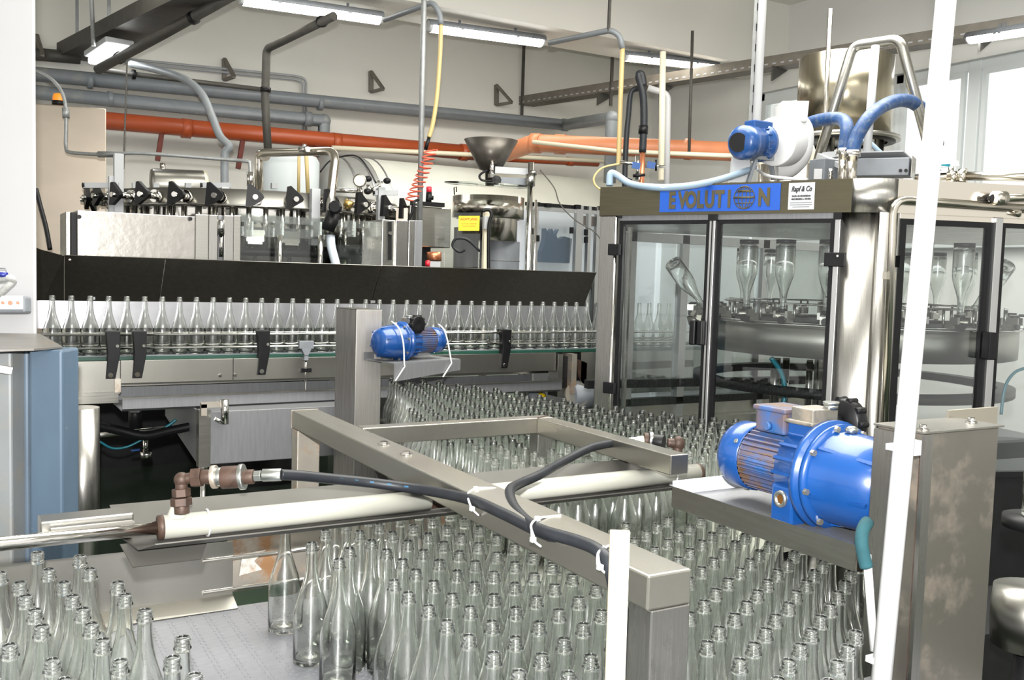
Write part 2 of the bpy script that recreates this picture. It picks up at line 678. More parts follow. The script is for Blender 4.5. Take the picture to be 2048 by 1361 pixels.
for n, (y0, y1, z1, nm) in enumerate(((yA[0], yA[1], ztA, 1), (yB[0], yB[1], zt, 3)), 1):
    fr = MB()
    x = XW + .06
    fw = .09
    fr.bb((x, y0, zb), (x + .07, y0 + fw, z1)).bb((x, y1 - fw, zb), (x + .07, y1, z1))
    fr.bb((x, y0, zb), (x + .07, y1, zb + fw)).bb((x, y0, z1 - fw), (x + .07, y1, z1))
    for k in range(1, nm + 0):
        yy = y0 + (y1 - y0) * k / nm
        fr.bb((x - .01, yy - .06, zb), (x + .07, yy + .06, z1))
    w = struct('window_%d' % n, fr, FRAMEW, bevel=.006)
    for k in range(nm):
        a = y0 + (y1 - y0) * k / nm
        b = y0 + (y1 - y0) * (k + 1) / nm
        part('pane', MB().bb((x + .03, a + .05, zb + .05), (x + .036, b - .05, z1 - .05)), WINP, w)
        sf = MB()
        sf.bb((x - .02, a + .09, zb + .09), (x + .02, a + .13, z1 - .09)).bb((x - .02, b - .13, zb + .09), (x + .02, b - .09, z1 - .09))
        sf.bb((x - .02, a + .13, zb + .09), (x + .02, b - .13, zb + .14)).bb((x - .02, a + .13, z1 - .14), (x + .02, b - .13, z1 - .09))
        part('sash', sf, FRAMEW, w)
    part('window_sill', MB().bb((XW - .14, y0 - .05, zb - .03), (x + .02, y1 + .05, zb)), FRAMEW, w, bevel=.005)
# near pillar at the edge of the walkway
p0, p1 = P(72, 300, 3.5), P(62, 300, 3.75)
pl = P(-420, 300, 3.5)
dxy = (pl - p0); dxy.z = 0; dxy.normalize()
dd = (P(60, 300, 3.9) - p0); dd.z = 0
m = MB()
q0 = Vector((p0.x, p0.y, 0))
m.prism([q0, q0 + dxy * 1.3, q0 + dxy * 1.3 + dd, q0 + dd], (0, 0, H))
struct('wall_pillar', m, PILLAR, bevel=.012)

# ------------------------------------------------------------------ light fittings
def tube_light(p0, p1, r, mtube, label, group='tube lights under the ceiling beam', drop=.0):
    p0, p1 = Vector(p0), Vector(p1)
    d = (p1 - p0).normalized()
    up = Vector((0, 0, 1))
    t = thing('tube_light', label, 'ceiling light', (p0 + p1) / 2, group)
    side = d.cross(up).normalized()
    k = 9
    def half(rr, a0, a1, e):
        prof = [(side * math.cos(a0 + (a1 - a0) * i / k) + up * math.sin(a0 + (a1 - a0) * i / k)) * rr for i in range(k + 1)]
        return MB().prism([p0 - d * e + q for q in prof], d * ((p1 - p0).length + 2 * e), True)
    part('housing', half(r * 1.05, 0, PI, .03), GREY_P, t)
    part('diffuser', half(r, PI, 2 * PI, 0), mtube, t)
    for s_, pp in ((-1, p0), (1, p1)):
        part('end_cap', MB().cyl(pp, pp + d * s_ * .03, r * 1.0, r * .8), LGREY_P, t)
        c = pp - d * s_ * .3
        part('clip', MB().bar(c + side * r * 1.05, c - side * r * 1.05, .03, .02).cyl(c, c + up * (r + .03), .012), GREY_P, t)
    return t

YL = 8.3
tube_light(PY(486, -3, YL), PY(758, 36, YL), .06, TUBE, 'lit tube light nearest the grey cable duct')
tube_light(PY(862, 52, YL), PY(1082, 82, YL), .06, TUBE, 'lit tube light behind the tall galvanised rod')
tube_light(PY(1252, 112, YL - .05), PY(1430, 132, YL - .05), .055, TUBEW, 'warm lit tube light beside the yellow hose')
tube_light(P(1942, 76, 8.0), P(2070, 56, 7.4), .05, TUBE, 'lit tube light hanging under the tray above the big window', 'tube lights on the cable trays')

# ------------------------------------------------------------------ cable duct with lamp, top corner by the pillar
a, b = PZ(150, 112, 3.62), PZ(430, -20, 3.62)
t = thing('cable_duct', 'wide dark grey cable duct slanting up from the grey pipes', 'cable duct', a)
d = (b - a).normalized(); sd = d.cross(Vector((0, 0, 1)))
part('duct_body', MB().bar(a, b, .30, .07), TRAYM, t, bevel=.004)
part('duct_lip', MB().bar(a + sd * .16 + Vector((0, 0, .03)), b + sd * .16 + Vector((0, 0, .03)), .02, .13), TRAYM, t)
part('duct_lip', MB().bar(a - sd * .16 + Vector((0, 0, .03)), b - sd * .16 + Vector((0, 0, .03)), .02, .13), TRAYM, t)
for f in (.02, .3, .6):
    c = a.lerp(b, f)
    part('hanger', MB().bar(c + Vector((0, 0, .05)), Vector((c.x, c.y, H)), .03, .012), GALV, t)
l0, l1 = P(195, 121, 8.6), P(240, 92, 8.15)
m = MB().bar(l0, l1, .2, .07)
t = thing('bulkhead_lamp', 'short bright lamp under the end of the grey cable duct', 'ceiling light', l0)
part('housing', MB().bar(l0 + Vector((0, 0, .04)), l1 + Vector((0, 0, .04)), .24, .05), LGREY_P, t, bevel=.01)
part('diffuser', MB().bar(l0 - Vector((0, 0, .015)), l1 - Vector((0, 0, .015)), .17, .06), TUBE, t, bevel=.015)

def pipe(name, label, cat, pts, r, mt, sm=0, bend=0, seg=12, group=None, extra=None):
    mb = MB()
    if bend:
        mb.bent(pts, r, bend, seg)
    else:
        mb.tube(pts, r, seg, sm)
    c = Vector(pts[0])
    t = thing(name, label, cat, c, group) if extra else None
    if extra:
        part('pipe_run', mb, mt, t)
        for nm, emb, em in extra:
            part(nm, emb, em, t)
        return t
    return solo(name, mb, mt, label, cat, group)

pipe('grey_conduit', 'thick dark conduit running beside the grey cable duct', 'conduit', [P(196, 139, 8.3), P(330, 66, 7.6), P(500, -30, 7.0)], .042, TRAYM,
     extra=[('collar', MB().cyl(P(236, 117, 8.1), P(242, 114, 8.08), .052), BLACK), ('collar', MB().cyl(P(384, 37, 7.4), P(390, 34, 7.38), .052), BLACK)])

# ------------------------------------------------------------------ pipes along the back wall
YP = YW - .28
def wp(x, y): return PY(x, y, YP)
a, b = wp(30, 144), wp(1118, 247)
z = (a.z + b.z) / 2
def collar(p, d, r, w=.05): return MB().cyl(p - d * w / 2, p + d * w / 2, r)
X = Vector((1, 0, 0))
c1 = wp(1130, 250)
c2 = P(1224, 236, 10.3)
pipe('wall_pipe', 'upper grey wall pipe, running the full length and bending down past the funnel', 'pipe',
     [a, c1, c2, c2 + Vector((0, 0, -.7))], .068, GPIPE, bend=.04,
     extra=[('collar', collar(wp(180, 162), X, .075), GPIPE), ('collar', collar(wp(640, 207), X, .075), GPIPE),
            ('collar', collar(c1, X, .078, .07), GPIPE), ('elbow', MB().ball(c2, .078), GPIPE)])
d1 = wp(648, 242)
pipe('wall_pipe', 'lower grey wall pipe turning down behind the small tank', 'pipe',
     [wp(30, 180), d1, d1 + Vector((0, 0, -1.1))], .066, GPIPE, bend=.02,
     extra=[('collar', collar(wp(220, 198), X, .073), GPIPE), ('collar', collar(wp(615, 238), X, .078, .08), GPIPE), ('elbow', MB().ball(d1, .076), GPIPE)])
# orange drain pipes
YO = YW - .42
def op(x, y): return PY(x, y, YO)
ex = [('socket', collar(op(x, y), X, .098, .09), OPIPE) for x, y in ((372, 257), (672, 284), (927, 305))]
pipe('drain_pipe', 'dark orange plastic drain pipe running behind the filler', 'drain pipe', [op(195, 240), op(1000, 311)], .086, OPIPE, extra=ex, seg=16)
pipe('drain_pipe', 'thin dark orange drain pipe passing low behind the funnel stand', 'drain pipe', [op(950, 312), op(1195, 326)], .05, OPIPE,
     extra=[('socket', collar(op(1140, 323), X, .056, .09), OPIPE)])
e0, e1, e2 = P(1012, 307, 9.9), P(1062, 288, 9.5), P(1500, 305, 8.6)
pipe('drain_pipe', 'pale orange plastic drain pipe bending forward from the funnel to the white blower', 'drain pipe', [op(985, 311), e0, e1, P(1085, 287, 9.45), e2], .088, OPIPE2, bend=.15,
     extra=[('socket', collar(P(1072, 287, 9.48), (e2 - e1).normalized(), .1, .1), OPIPE2), ('socket', collar(P(1121, 289, 9.4), (e2 - e1).normalized(), .1, .1), OPIPE2),
            ('pipe_clip', collar(P(1378, 299, 8.85), (e2 - e1).normalized(), .1, .07), OPIPE2)], seg=16)
pipe('water_pipe', 'thin white pipe strung below the pale orange drain pipe', 'pipe', [P(1066, 284, 9.3), P(1240, 303, 8.9), P(1470, 312, 8.3)], .02, CREAM)
pipe('water_pipe', 'long cream pipe crossing level behind the funnel', 'pipe', [PY(664, 296, 9.6), PY(1300, 327, 9.6)], .026, CREAM)
# thin twin conduit high on the back wall
m = MB()
for o_ in (0, 7):
    m.bent([PY(250, 118 + o_, YW - .06), PY(592, 152 + o_, YW - .06), PY(612 - o_ * .8, 158 + o_, YW - .06), PY(612 - o_ * .8, 262, YW - .06)], .013, .12)
solo('wall_conduit', m, LGREY_P, 'twin pale conduit bending down the back wall above the orange pipe', 'conduit')
pipe('sprinkler_pipe', 'thin dark pipe running from the duct to the black upright', 'pipe', [P(205, 141, 8.4), P(530, 180, 9.2)], .022, TRAYM,
     extra=[('collar', collar(P(267, 149, 8.55), (P(530, 180, 9.2) - P(205, 141, 8.4)).normalized(), .045, .03), BLACK)])
pipe('overhead_pipe', 'black pipe dropping from the tube light to the filler', 'pipe', [P(668, 32, 7.3), P(533, 98, 8.0), P(530, 200, 8.0), P(536, 300, 8.0)], .034, TRAYM, bend=.06,
     extra=[('collar', collar(P(644, 43, 7.42), Vector((.4, .5, .2)).normalized(), .045, .04), BLACK), ('collar', collar(P(531, 180, 8), Vector((0, 0, 1)), .045, .04), BLACK)])
pipe('grey_hose', 'grey corrugated hose curving from the duct down to the filler', 'hose',
     [P(262, 128, 8.4), P(322, 142, 8.2), P(372, 160, 8.0), P(405, 190, 7.9), P(425, 235, 7.8), P(440, 272, 7.7), P(458, 292, 7.7), P(450, 306, 7.7), P(449, 330, 7.7), P(449, 372, 7.7)], .032, GPIPE, 6)
# wall brackets
def wall_bracket(x0, y0, x1, y1, label):
    a, b = PY(x0, y0, YW - .02), PY(x0, y1, YW - .02)
    c = PY(x1, y1, YW - .02) + Vector((.0, -.22, 0))
    t = thing('wall_bracket', label, 'bracket', b, 'triangular brackets on the back wall')
    part('upright', MB().bar(a, b, .05, .035), TRAYP, t)
    part('strut', MB().bar(a, c, .035, .03), TRAYP, t)
    part('foot', MB().bar(b, c, .035, .03), TRAYP, t)
wall_bracket(449, 118, 458, 160, 'triangular steel bracket above the pipes by the black upright pipe')
wall_bracket(742, 143, 752, 184, 'triangular steel bracket on the wall beside the galvanised rod')
wall_bracket(993, 170, 1006, 210, 'triangular steel bracket at the end of the cable tray')
wall_bracket(73, 70, 82, 118, 'triangular steel bracket high beside the white pillar')
pipe('conduit_stub', 'grey conduit on the wall behind the end of the cable duct', 'conduit', [PY(68, 108, YW - .15), PY(160, 116, YW - .15)], .06, TRAYM)
# red oxide pipe struts
for k, (x0, y0, x1, y1, lb) in enumerate(((324, 262, 315, 322, 'red oxide strut above the small horizontal barrel'), (486, 277, 476, 338, 'red oxide strut beside the grey hose'),
                                    (636, 292, 622, 332, 'red oxide strut behind the chrome filler pipe'))):
    c0, c1_ = op(x0, y0), op(x1, y1)
    t = thing('pipe_strut', lb, 'pipe support', c1_, 'struts under the orange drain pipe')
    part('arm', MB().bar(c0, c1_, .045, .045), REDR, t)
    part('clip', MB().box(c0, (.09, .09, .03)), REDR, t)
# cable tray across the hall, punched steel
ZT = 3.78
ta, tb = PZ(1003, 207, ZT), PZ(2075, 40, ZT)
t = thing('cable_tray', 'long punched steel cable tray crossing above the labelled machine', 'cable tray', ta)
d = (tb - ta).normalized(); sd = d.cross(Vector((0, 0, 1)))
L_ = (tb - ta).length
part('side_rail', MB().bar(ta, tb, .012, .11), TRAYP, t)
part('side_rail', MB().bar(ta + sd * -.2, tb + sd * -.2, .012, .11), TRAYP, t)
part('tray_floor', MB().bar(ta - sd * .1 - Vector((0, 0, .05)), tb - sd * .1 - Vector((0, 0, .05)), .2, .008), TRAYP, t)
m = MB()
n = int(L_ / .09)
for i in range(n):
    c = ta + d * (.05 + i * .09) + sd * .0075
    m.bar(c - d * .02 - Vector((0, 0, .025)), c + d * .02 - Vector((0, 0, .025)), .004, .014)
part('punched_slot', m, LGREY_P, t, kind='stuff')
for f, nm in ((.26, 'hanger'), (.4, 'hanger'), (.62, 'hanger'), (.93, 'hanger')):
    c = ta + (tb - ta) * f
    mm = MB().prism([c + sd * .03 + Vector((0, 0, -.05)), c - sd * .25 + Vector((0, 0, -.05)), c + sd * .03 + Vector((0, 0, -.2))], d * .02)
    part('arm_bracket', mm, TRAYM, t)
for x, y in ((1044, 90), (1224, 104)):
    f = (x - 1003) / (2075 - 1003)
    # depth varies; find the tray point under that pixel
    best = min((ta + (tb - ta) * k / 200 for k in range(200)), key=lambda q: abs(pix(q)[0] - x))
    part('drop_rod', MB().bar(best - Vector((0, 0, .22)), Vector((best.x, best.y, H)), .035, .02), TRAYM, t)

# ------------------------------------------------------------------ rods and poles from the ceiling
def rod(x0, y0, x1, y1, dpt, r, mt, label, name='hanging_rod', cat='rod', up=False, dpt2=None, group=None):
    a, b = P(x0, y0, dpt), P(x1, y1, dpt2 or dpt)
    if up:
        a = a + (a - b).normalized() * ((H - a.z) / max(.1, (a - b).normalized().z))
    m = MB().cyl(b, a, r, seg=12)
    return solo(name, m, mt, label, cat, group)
rod(848, 0, 837, 560, 6.9, .020, GALV, 'tall galvanised rod from the ceiling down past the spiral air hose', up=True)
rod(1385, 62, 1378, 308, 8.6, .014, TRAYM, 'thin rod holding up the pale orange drain pipe', up=False)
rod(183, 0, 187, 92, 8.2, .018, GALV, 'thin rod above the bulkhead lamp', up=True)
rod(1661, 18, 1644, 358, 5.6, .014, CHROME_W, 'thin stainless pole in front of the tall tank', name='steel_pole', cat='pole')
a, b = P(1520, 0, 4.75), P(1502, 362, 4.75)
t = thing('conduit_mast', 'white conduit and punched strip rising from the machine roof beside the blower', 'conduit', b)
top = a + (a - b).normalized() * (H - a.z)
side = RC * .022
part('conduit', MB().cyl(b + side * .6 + Vector((0, 0, .22)), top + side * .6, .021), WHITE_P, t)
part('punched_strip', MB().bar(b - side * .6, top - side * .6, .018, .022), GALV, t)
m = MB()
for i in range(26):
    c = (b - side * .6).lerp(top - side * .6, (i + .5) / 26) - F0 * .013
    m.bar(c - Vector((0, 0, .018)), c + Vector((0, 0, .018)), .008, .002)
part('punched_slot', m, INK, t, kind='stuff')
for y in (262, 292):
    c = P(1509, y, 4.75)
    part('cable_tie', MB().bar(c - RC * .04, c + RC * .03, .05, .008), WHITE_P, t)
# mixed conduits near the third light
for o_, lb in ((0, 'cream conduit dropping behind the warm tube light'),):
    pipe('wall_conduit', lb, 'conduit', [P(1326, 104, 8.0), P(1322, 360, 8.0)], .026, CREAM)
pipe('wall_conduit', 'white pipe with an elbow standing behind the black hoses', 'conduit', [P(1296, 176, 8.6), P(1336, 188, 8.6), P(1333, 375, 8.6)], .028, WHITE_P, bend=.06)
# black armoured hoses next to it
pipe('black_hose', 'thick black looped hose dropping behind the machine roof', 'hose', [P(1287, 172, 7.6), P(1283, 150, 7.6), P(1277, 152, 7.6), P(1286, 190, 7.6), P(1288, 240, 7.6), P(1285, 305, 7.6)], .03, RUBBER, 6,
     extra=[('copper_end', MB().cyl(P(1285, 305, 7.6), P(1282, 405, 7.6), .022), COPPER), ('wrap', MB().cyl(P(1287, 252, 7.6), P(1286, 268, 7.6), .038), BLACK)])
pipe('black_hose', 'thin black hose hanging beside the thick looped one', 'hose', [P(1276, 176, 7.7), P(1262, 186, 7.7), P(1257, 230, 7.7), P(1252, 290, 7.7), P(1248, 412, 7.7)], .022, RUBBER, 6)
# grey pipe arms that carry the air hoses
pipe('air_line', 'grey bent air pipe with a yellow hose above the filler', 'air pipe', [P(769, 40, 7.6), P(866, 4, 7.2), P(880, 28, 7.2), P(882, 50, 7.2)], .022, GPIPE, bend=.1,
     extra=[('hose', MB().tube([P(882, 48, 7.2), P(880, 110, 7.2), P(874, 190, 7.2), P(866, 245, 7.2), P(858, 275, 7.2)], .017, 10, 6), YHOSE),
            ('hose_end', MB().cyl(P(858, 275, 7.2), P(851, 300, 7.2), .014), BLACK)])
pipe('air_line', 'grey bent air pipe with a long yellow hose beside the warm tube light', 'air pipe', [P(1098, 86, 8.2), P(1222, 60, 7.8), P(1240, 72, 7.8), P(1245, 98, 7.8)], .024, GPIPE, bend=.12,
     extra=[('hose', MB().tube([P(1245, 96, 7.8), P(1241, 200, 7.8), P(1238, 300, 7.8), P(1237, 330, 7.8)], .02, 10, 6), YHOSE),
            ('hanger', MB().bar(P(1220, -10, 7.8), P(1217, 62, 7.8), .02, .02), TRAYM)])
# spiral red air hose
pts = []
q0, q1, q2 = P(862, 300, 6.9), P(846, 350, 6.9), P(822, 402, 6.9)
N_ = 150
for i in range(N_):
    f = i / (N_ - 1)
    c = q0 * (1 - f) ** 2 + q1 * 2 * f * (1 - f) + q2 * f * f
    an = f * 2 * PI * 11
    pts.append(c + RC * math.cos(an) * .045 + F0 * math.sin(an) * .045 + UC * math.sin(an) * .012)
solo('air_hose', MB().tube(pts, .0055, 6), COILR, 'thin red spiral air hose hanging by the galvanised rod', 'hose')
# chain
m = MB()
ca, cb = P(254, 130, 7.9), P(247, 335, 7.4)
nl = 60
for i in range(nl):
    c = ca.lerp(cb, (i + .5) / nl)
    m.bar(c - Vector((0, 0, .02)), c + Vector((0, 0, .02)), .012 if i % 2 else .004, .004 if i % 2 else .012)
solo('chain', m, TRAYM, 'thin steel chain hanging in front of the drain pipe', 'chain')
# ================================================================== equipment behind the conveyor
V = Vector
UP = V((0, 0, 1))
# tall beige steel cabinet at the wall
a, b = P(77, 207, 7.6), P(213, 218, 7.75)
hd = b - a; hd.z = 0
back = V((-.3, .9, 0)).normalized() * .8
t = thing('control_cabinet', 'tall plain steel cabinet with the orange beacon on top', 'cabinet', V((a.x, a.y, 0)))
a0 = V((a.x, a.y, .1)) - hd * .6
m = MB().prism([a0, a0 + hd * 1.6, a0 + hd * 1.6 + back, a0 + back], (0, 0, a.z - .1))
part('cabinet_body', m, BEIGEP, t, bevel=.01)
part('plinth', MB().prism([V((p.x, p.y, 0)) for p in (a0, a0 + hd * 1.6, a0 + hd * 1.6 + back, a0 + back)], (0, 0, .1)), DARKM, t)
t = thing('warning_beacon', 'small orange warning beacon on top of the steel cabinet', 'beacon', P(117, 207, 7.8))
c = P(117, 207, 7.8)
part('beacon_base', MB().lathe([(0, -.02), (.05, -.02), (.05, .02), (0, .02)], c), BLACK, t)
part('beacon_dome', MB().lathe([(.045, .02), (.045, .05), (.036, .075), (0, .085)], c, seg=16), ORANGE, t)
pipe('flexible_line', 'dark hose curving down over the steel cabinet to the filler', 'hose',
     [P(68, 140, 7.0), P(98, 155, 7.0), P(120, 178, 7.0), P(131, 210, 7.0), P(132, 260, 7.0), P(132, 295, 7.0), P(142, 305, 6.9), P(200, 309, 6.7), P(230, 308, 6.6), P(290, 307, 6.6), P(450, 319, 6.7), P(494, 323, 6.7), P(500, 330, 6.7), P(501, 368, 6.7)], .013, GALV, 5,
     extra=[('coupling', MB().cyl(P(131, 216, 7), P(132, 236, 7), .025), GALV), ('coupling', MB().cyl(P(198, 309, 6.7), P(242, 309, 6.6), .022), GALV),
            ('valve', MB().cyl(P(501, 345, 6.7), P(501, 372, 6.7), .026), CHROME)])
# big horizontal tank
tc = PY(1000, 470, 9.3)
R_ = .86
TY = 9.27
x0, x1 = PY(655, 400, TY).x, XW - 1.2
zc = PY(900, 322, 8.6).z - R_ + .02
t = thing('storage_tank', 'very large pale horizontal storage tank behind the funnel', 'tank', V((x0, TY, 0)))
prof = [(0, -.28), (.35, -.26), (.65, -.18), (.85, -.07), (R_, .06), (R_, .35)]
part('tank_end', MB().lathe(prof, V((x0, TY, zc)), X, seg=48), mat('galvanised_end', (.36, .36, .34), .45, .4, 3, .15), t)
part('tank_shell', MB().lathe([(R_ + .004, .3), (R_ + .004, x1 - x0 - .1), (R_ * .8, x1 - x0 + .1), (0, x1 - x0 + .2)], V((x0, TY, zc)), X, seg=48), CREAM_T, t)
for k in (.0, .12, .24):
    part('seam_ring', MB().lathe([(R_ - .0 + .003, .05 + k * 1.4), (R_ + .014, .06 + k * 1.4), (R_ + .003, .075 + k * 1.4)], V((x0, TY, zc)), X, seg=48), ALU, t)
for xx in (.6, 2.4):
    part('saddle', MB().box((x0 + xx, TY, (zc - R_ * .8) / 2), (.16, 1.3, zc - R_ * .8)), GALV, t)
# small upright pale tank
c = P(579, 330, 9.0)
t = thing('buffer_tank', 'pale upright round tank behind the chrome filler pipe', 'tank', V((c.x, c.y, 0)))
part('tank_shell', MB().lathe([(0, .6), (.28, .6), (.28, c.z + .03), (.25, c.z + .08), (0, c.z + .1)], V((c.x, c.y, 0)), seg=32), mat('pale_tank', (.62, .67, .68), .4, 0, 3, .05), t)
for k in range(3):
    an = k * 2.1
    part('leg', MB().cyl(V((c.x + .22 * math.cos(an), c.y + .22 * math.sin(an), 0)), V((c.x + .22 * math.cos(an), c.y + .22 * math.sin(an), .62)), .02), GALV, t)
part('gauge_tube', MB().cyl(P(598, 300, 8.6), P(597, 390, 8.6), .014), YHOSE, t)
part('gauge_tube', MB().cyl(P(612, 298, 8.6), P(616, 390, 8.6), .018), YHOSE, t)
# small horizontal barrel over the filler
b0, b1 = P(302, 367, 7.9), P(408, 371, 8.1)
d = (b1 - b0).normalized()
t = thing('steel_barrel', 'small horizontal stainless barrel standing behind the filler ring', 'barrel', b0 - UP * .2)
part('barrel_shell', MB().lathe([(0, -.01), (.115, 0), (.125, .02), (.125, (b1 - b0).length - .01)], b0, d, seg=28), STEEL_H, t)
part('barrel_end', MB().lathe([(.125, (b1 - b0).length - .01), (.12, (b1 - b0).length + .02), (0, (b1 - b0).length + .03)], b0, d, seg=28), mat('end_plate', (.75, .72, .55), .4, .5), t)
part('filler_neck', MB().cyl(P(325, 352, 7.95), P(325, 327, 7.95), .022), CHROME_W, t)
part('support', MB().box(b0.lerp(b1, .5) - UP * .22, (.3, .12, .3)), DARKM, t)

# ---------------------------------------------------------------- the rotary filler
YF = 6.15
FCc = P(515, 410, 7.25)
FC = V((FCc.x, FCc.y, 0))
FR = 1.06
zt_, zb_ = 2.10, 1.985
t = thing('rotary_filler', 'stainless rotary filling machine with black star knobs around its ring', 'filling machine', FC)
filler = t
part('ring_band', MB().lathe([(0, zt_ - .03), (FR - .1, zt_ - .03), (FR - .1, zt_), (FR, zt_), (FR, zb_ + .02), (FR + .012, zb_ + .01), (FR, zb_), (FR - .12, zb_)], FC, seg=72), STEEL_H, t)
part('drum', MB().lathe([(FR - .12, zb_), (FR - .12, 1.5), (0, 1.5)], FC, seg=64), CHROME, t)
part('lower_drum', MB().lathe([(0, 1.5), (FR - .3, 1.5), (FR - .3, 1.2), (.35, 1.1), (.35, .1), (.5, 0), (0, 0)], FC, seg=48), DARKM, t)
part('lower_ring', MB().lathe([(FR - .12, 1.72), (FR + .05, 1.72), (FR + .05, 1.67), (FR - .12, 1.67)], FC, seg=64), DARKM, t)
# one knob, one rod, one filling head, repeated round the ring
def ring_part(name, build, mt, n, a_off=0, sub=None, only=None):
    first = None
    for i in range(n):
        an = 2 * PI * (i + a_off) / n
        dv = V((math.cos(an), math.sin(an), 0))
        # keep those that face the viewer's half
        if dv.dot(V((-FC.x, -FC.y, 0)).normalized()) < -.25:
            continue
        o = None
        if first is None:
            o = part(name, build(), mt, filler)
            if sub:
                part(sub[0], sub[1](), sub[2], o)
            first = o
            o.rotation_euler.z = an
        else:
            o = copy_tree(first, filler)
            o.rotation_euler.z = an
    return first
def at_fc(mb):
    mb2 = MB(); mb2.v = [v + FC for v in mb.v]; mb2.f = mb.f; mb2.sm = mb.sm
    return mb2
def knob():
    r = FR + .15
    zz = (zt_ + zb_) / 2 + .0
    pts = [V((r, -.05, zz + .08)), V((r, -.062, zz - .065)), V((r, -.035, zz - .065)), V((r, .045, zz - .015)), V((r, .055, zz + .0)), V((r, .045, zz + .02)), V((r, -.03, zz + .085))]
    return at_fc(MB().prism(pts, (-.028, 0, 0)))
def knob_hub():
    zz = (zt_ + zb_) / 2
    return at_fc(MB().cyl((FR - .02, 0, zz), (FR + .13, 0, zz), .024).cyl((FR, 0, zz), (FR + .04, 0, zz), .042).cyl((FR + .13, 0, zz), (FR + .175, 0, zz), .017))
ring_part('star_knob', knob, BLACK, 30, .2, ('knob_shaft', knob_hub, CHROME))
ring_part('lift_rod', lambda: at_fc(MB().cyl((FR - .03, 0, 1.72), (FR - .03, 0, zb_), .017)), CHROME, 60)
def head():
    m = MB().box((FR + .0, 0, 1.80), (.1, .11, .075))
    m.box((FR + .02, 0, 1.755), (.09, .09, .02))
    return at_fc(m)
def head2():
    m = MB().cyl((FR, 0, 1.62), (FR, 0, 1.755), .014).cyl((FR + .03, .055, 1.69), (FR + .03, .055, 1.86), .01).cyl((FR + .03, -.055, 1.69), (FR + .03, -.055, 1.86), .01)
    m.cyl((FR, 0, 1.7), (FR, 0, 1.73), .026)
    return at_fc(m)
ring_part('filling_head', head, STEEL, 30, .2, ('filling_tube', head2, CHROME))
# white posts over the ring
for (x0, y0, y1, w_) in ((225, 352, 428, .05), (237, 308, 420, .06), (450, 375, 428, .055), (630, 378, 432, .06), (762, 375, 436, .05)):
    aa = P(x0, y0, 6.35 if x0 < 700 else 6.7)
    bb = V((aa.x, aa.y, 1.75))
    part('frame_post', MB().bar(bb, aa, w_, w_), LGREY_P, t, bevel=.004)
for (x0, x1, y, dd) in ((168, 240, 371, 6.35), (404, 462, 371, 6.35), (748, 795, 386, 6.7)):
    part('clamp_arm', MB().bar(P(x0, y, dd), P(x1, y, dd), .03, .035), LGREY_P, t)
    part('clamp_handle', MB().cyl(P(x0 - 2, y, dd), P(x0 + 3, y, dd), .02), BLACK, t)
for x in (270, 312, 376, 548):
    c = P(x, 372, 6.9)
    part('lug', MB().box(c, (.04, .04, .04)), LGREY_P, t)
# chrome feed pipe over the machine with its hand valve
pts = [P(518, 385, 7.0), P(518, 308, 7.0), P(524, 306, 6.9), P(672, 302, 6.45), P(661, 400, 6.3), P(661, 412, 6.3)]
part('feed_pipe', MB().bent(pts, .030, .09, 14), CHROME_W, t)
part('pipe_flange', MB().cyl(P(525, 311, 7.0), P(530, 311, 6.95), .042, seg=24), CHROME_W, t)
part('pipe_clamp', MB().cyl(P(600, 299, 6.55), P(616, 299, 6.5), .02).cyl(P(608, 297, 6.5), P(609, 288, 6.5), .012), CHROME, t)
v = part('hand_valve', MB().lathe([(0, 0), (.045, 0), (.05, .03), (.05, .09), (.035, .12), (.035, .2), (.028, .24)], P(661, 470, 6.3), seg=20), STEEL, t)
part('valve_knob', MB().lathe([(0, 0), (.034, 0), (.044, .01), (.044, .035), (.034, .045), (0, .045)], P(672, 416, 6.22), -F0, seg=10, smooth=False), BLACK, v)
part('valve_body', MB().cyl(P(668, 425, 6.27), P(655, 462, 6.27), .046), DARKM, v)
part('drain_hose', MB().tube([P(661, 462, 6.3), P(662, 490, 6.3), P(668, 515, 6.3), P(676, 545, 6.3)], .03, 12, 6), CHOSE, t)
# dome gauges and fittings
g = part('pressure_gauge', MB().lathe([(0, -.02), (.042, -.02), (.046, 0), (.046, .02), (.04, .022)], P(720, 362, 6.6), -F0, seg=24), STEEL, t)
part('gauge_face', MB().lathe([(0, .018), (.038, .018)], P(720, 362, 6.6), -F0, seg=24), CREAM, g)
part('manifold', MB().cyl(P(660, 380, 6.7), P(715, 382, 6.7), .018).cyl(P(720, 372, 6.7), P(722, 400, 6.7), .02).cyl(P(735, 385, 6.7), P(762, 372, 6.7), .018).cyl(P(737, 370, 6.7), P(737, 385, 6.7), .016).cyl(P(755, 362, 6.7), P(766, 364, 6.7), .012), CHROME, t)
for x, y in ((736, 358), (774, 362), (735, 383)):
    part('black_knob', MB().ball(P(x, y, 6.65), .028, 10, (1, 1, .8)), BLACK, t)
part('valve_cluster', MB().cyl(P(690, 405, 6.4), P(704, 412, 6.4), .028).cyl(P(694, 400, 6.4), P(694, 418, 6.4), .018), mat('brass', (.6, .42, .15), .35, .9, 20, .2), t)
part('loop_cable', MB().tube([P(640, 345, 7.2), P(660, 322, 7.2), P(690, 312, 7.2), P(715, 313, 7.1), P(735, 335, 7.0), P(752, 366, 6.8)], .006, 6, 6), BLACK, t)
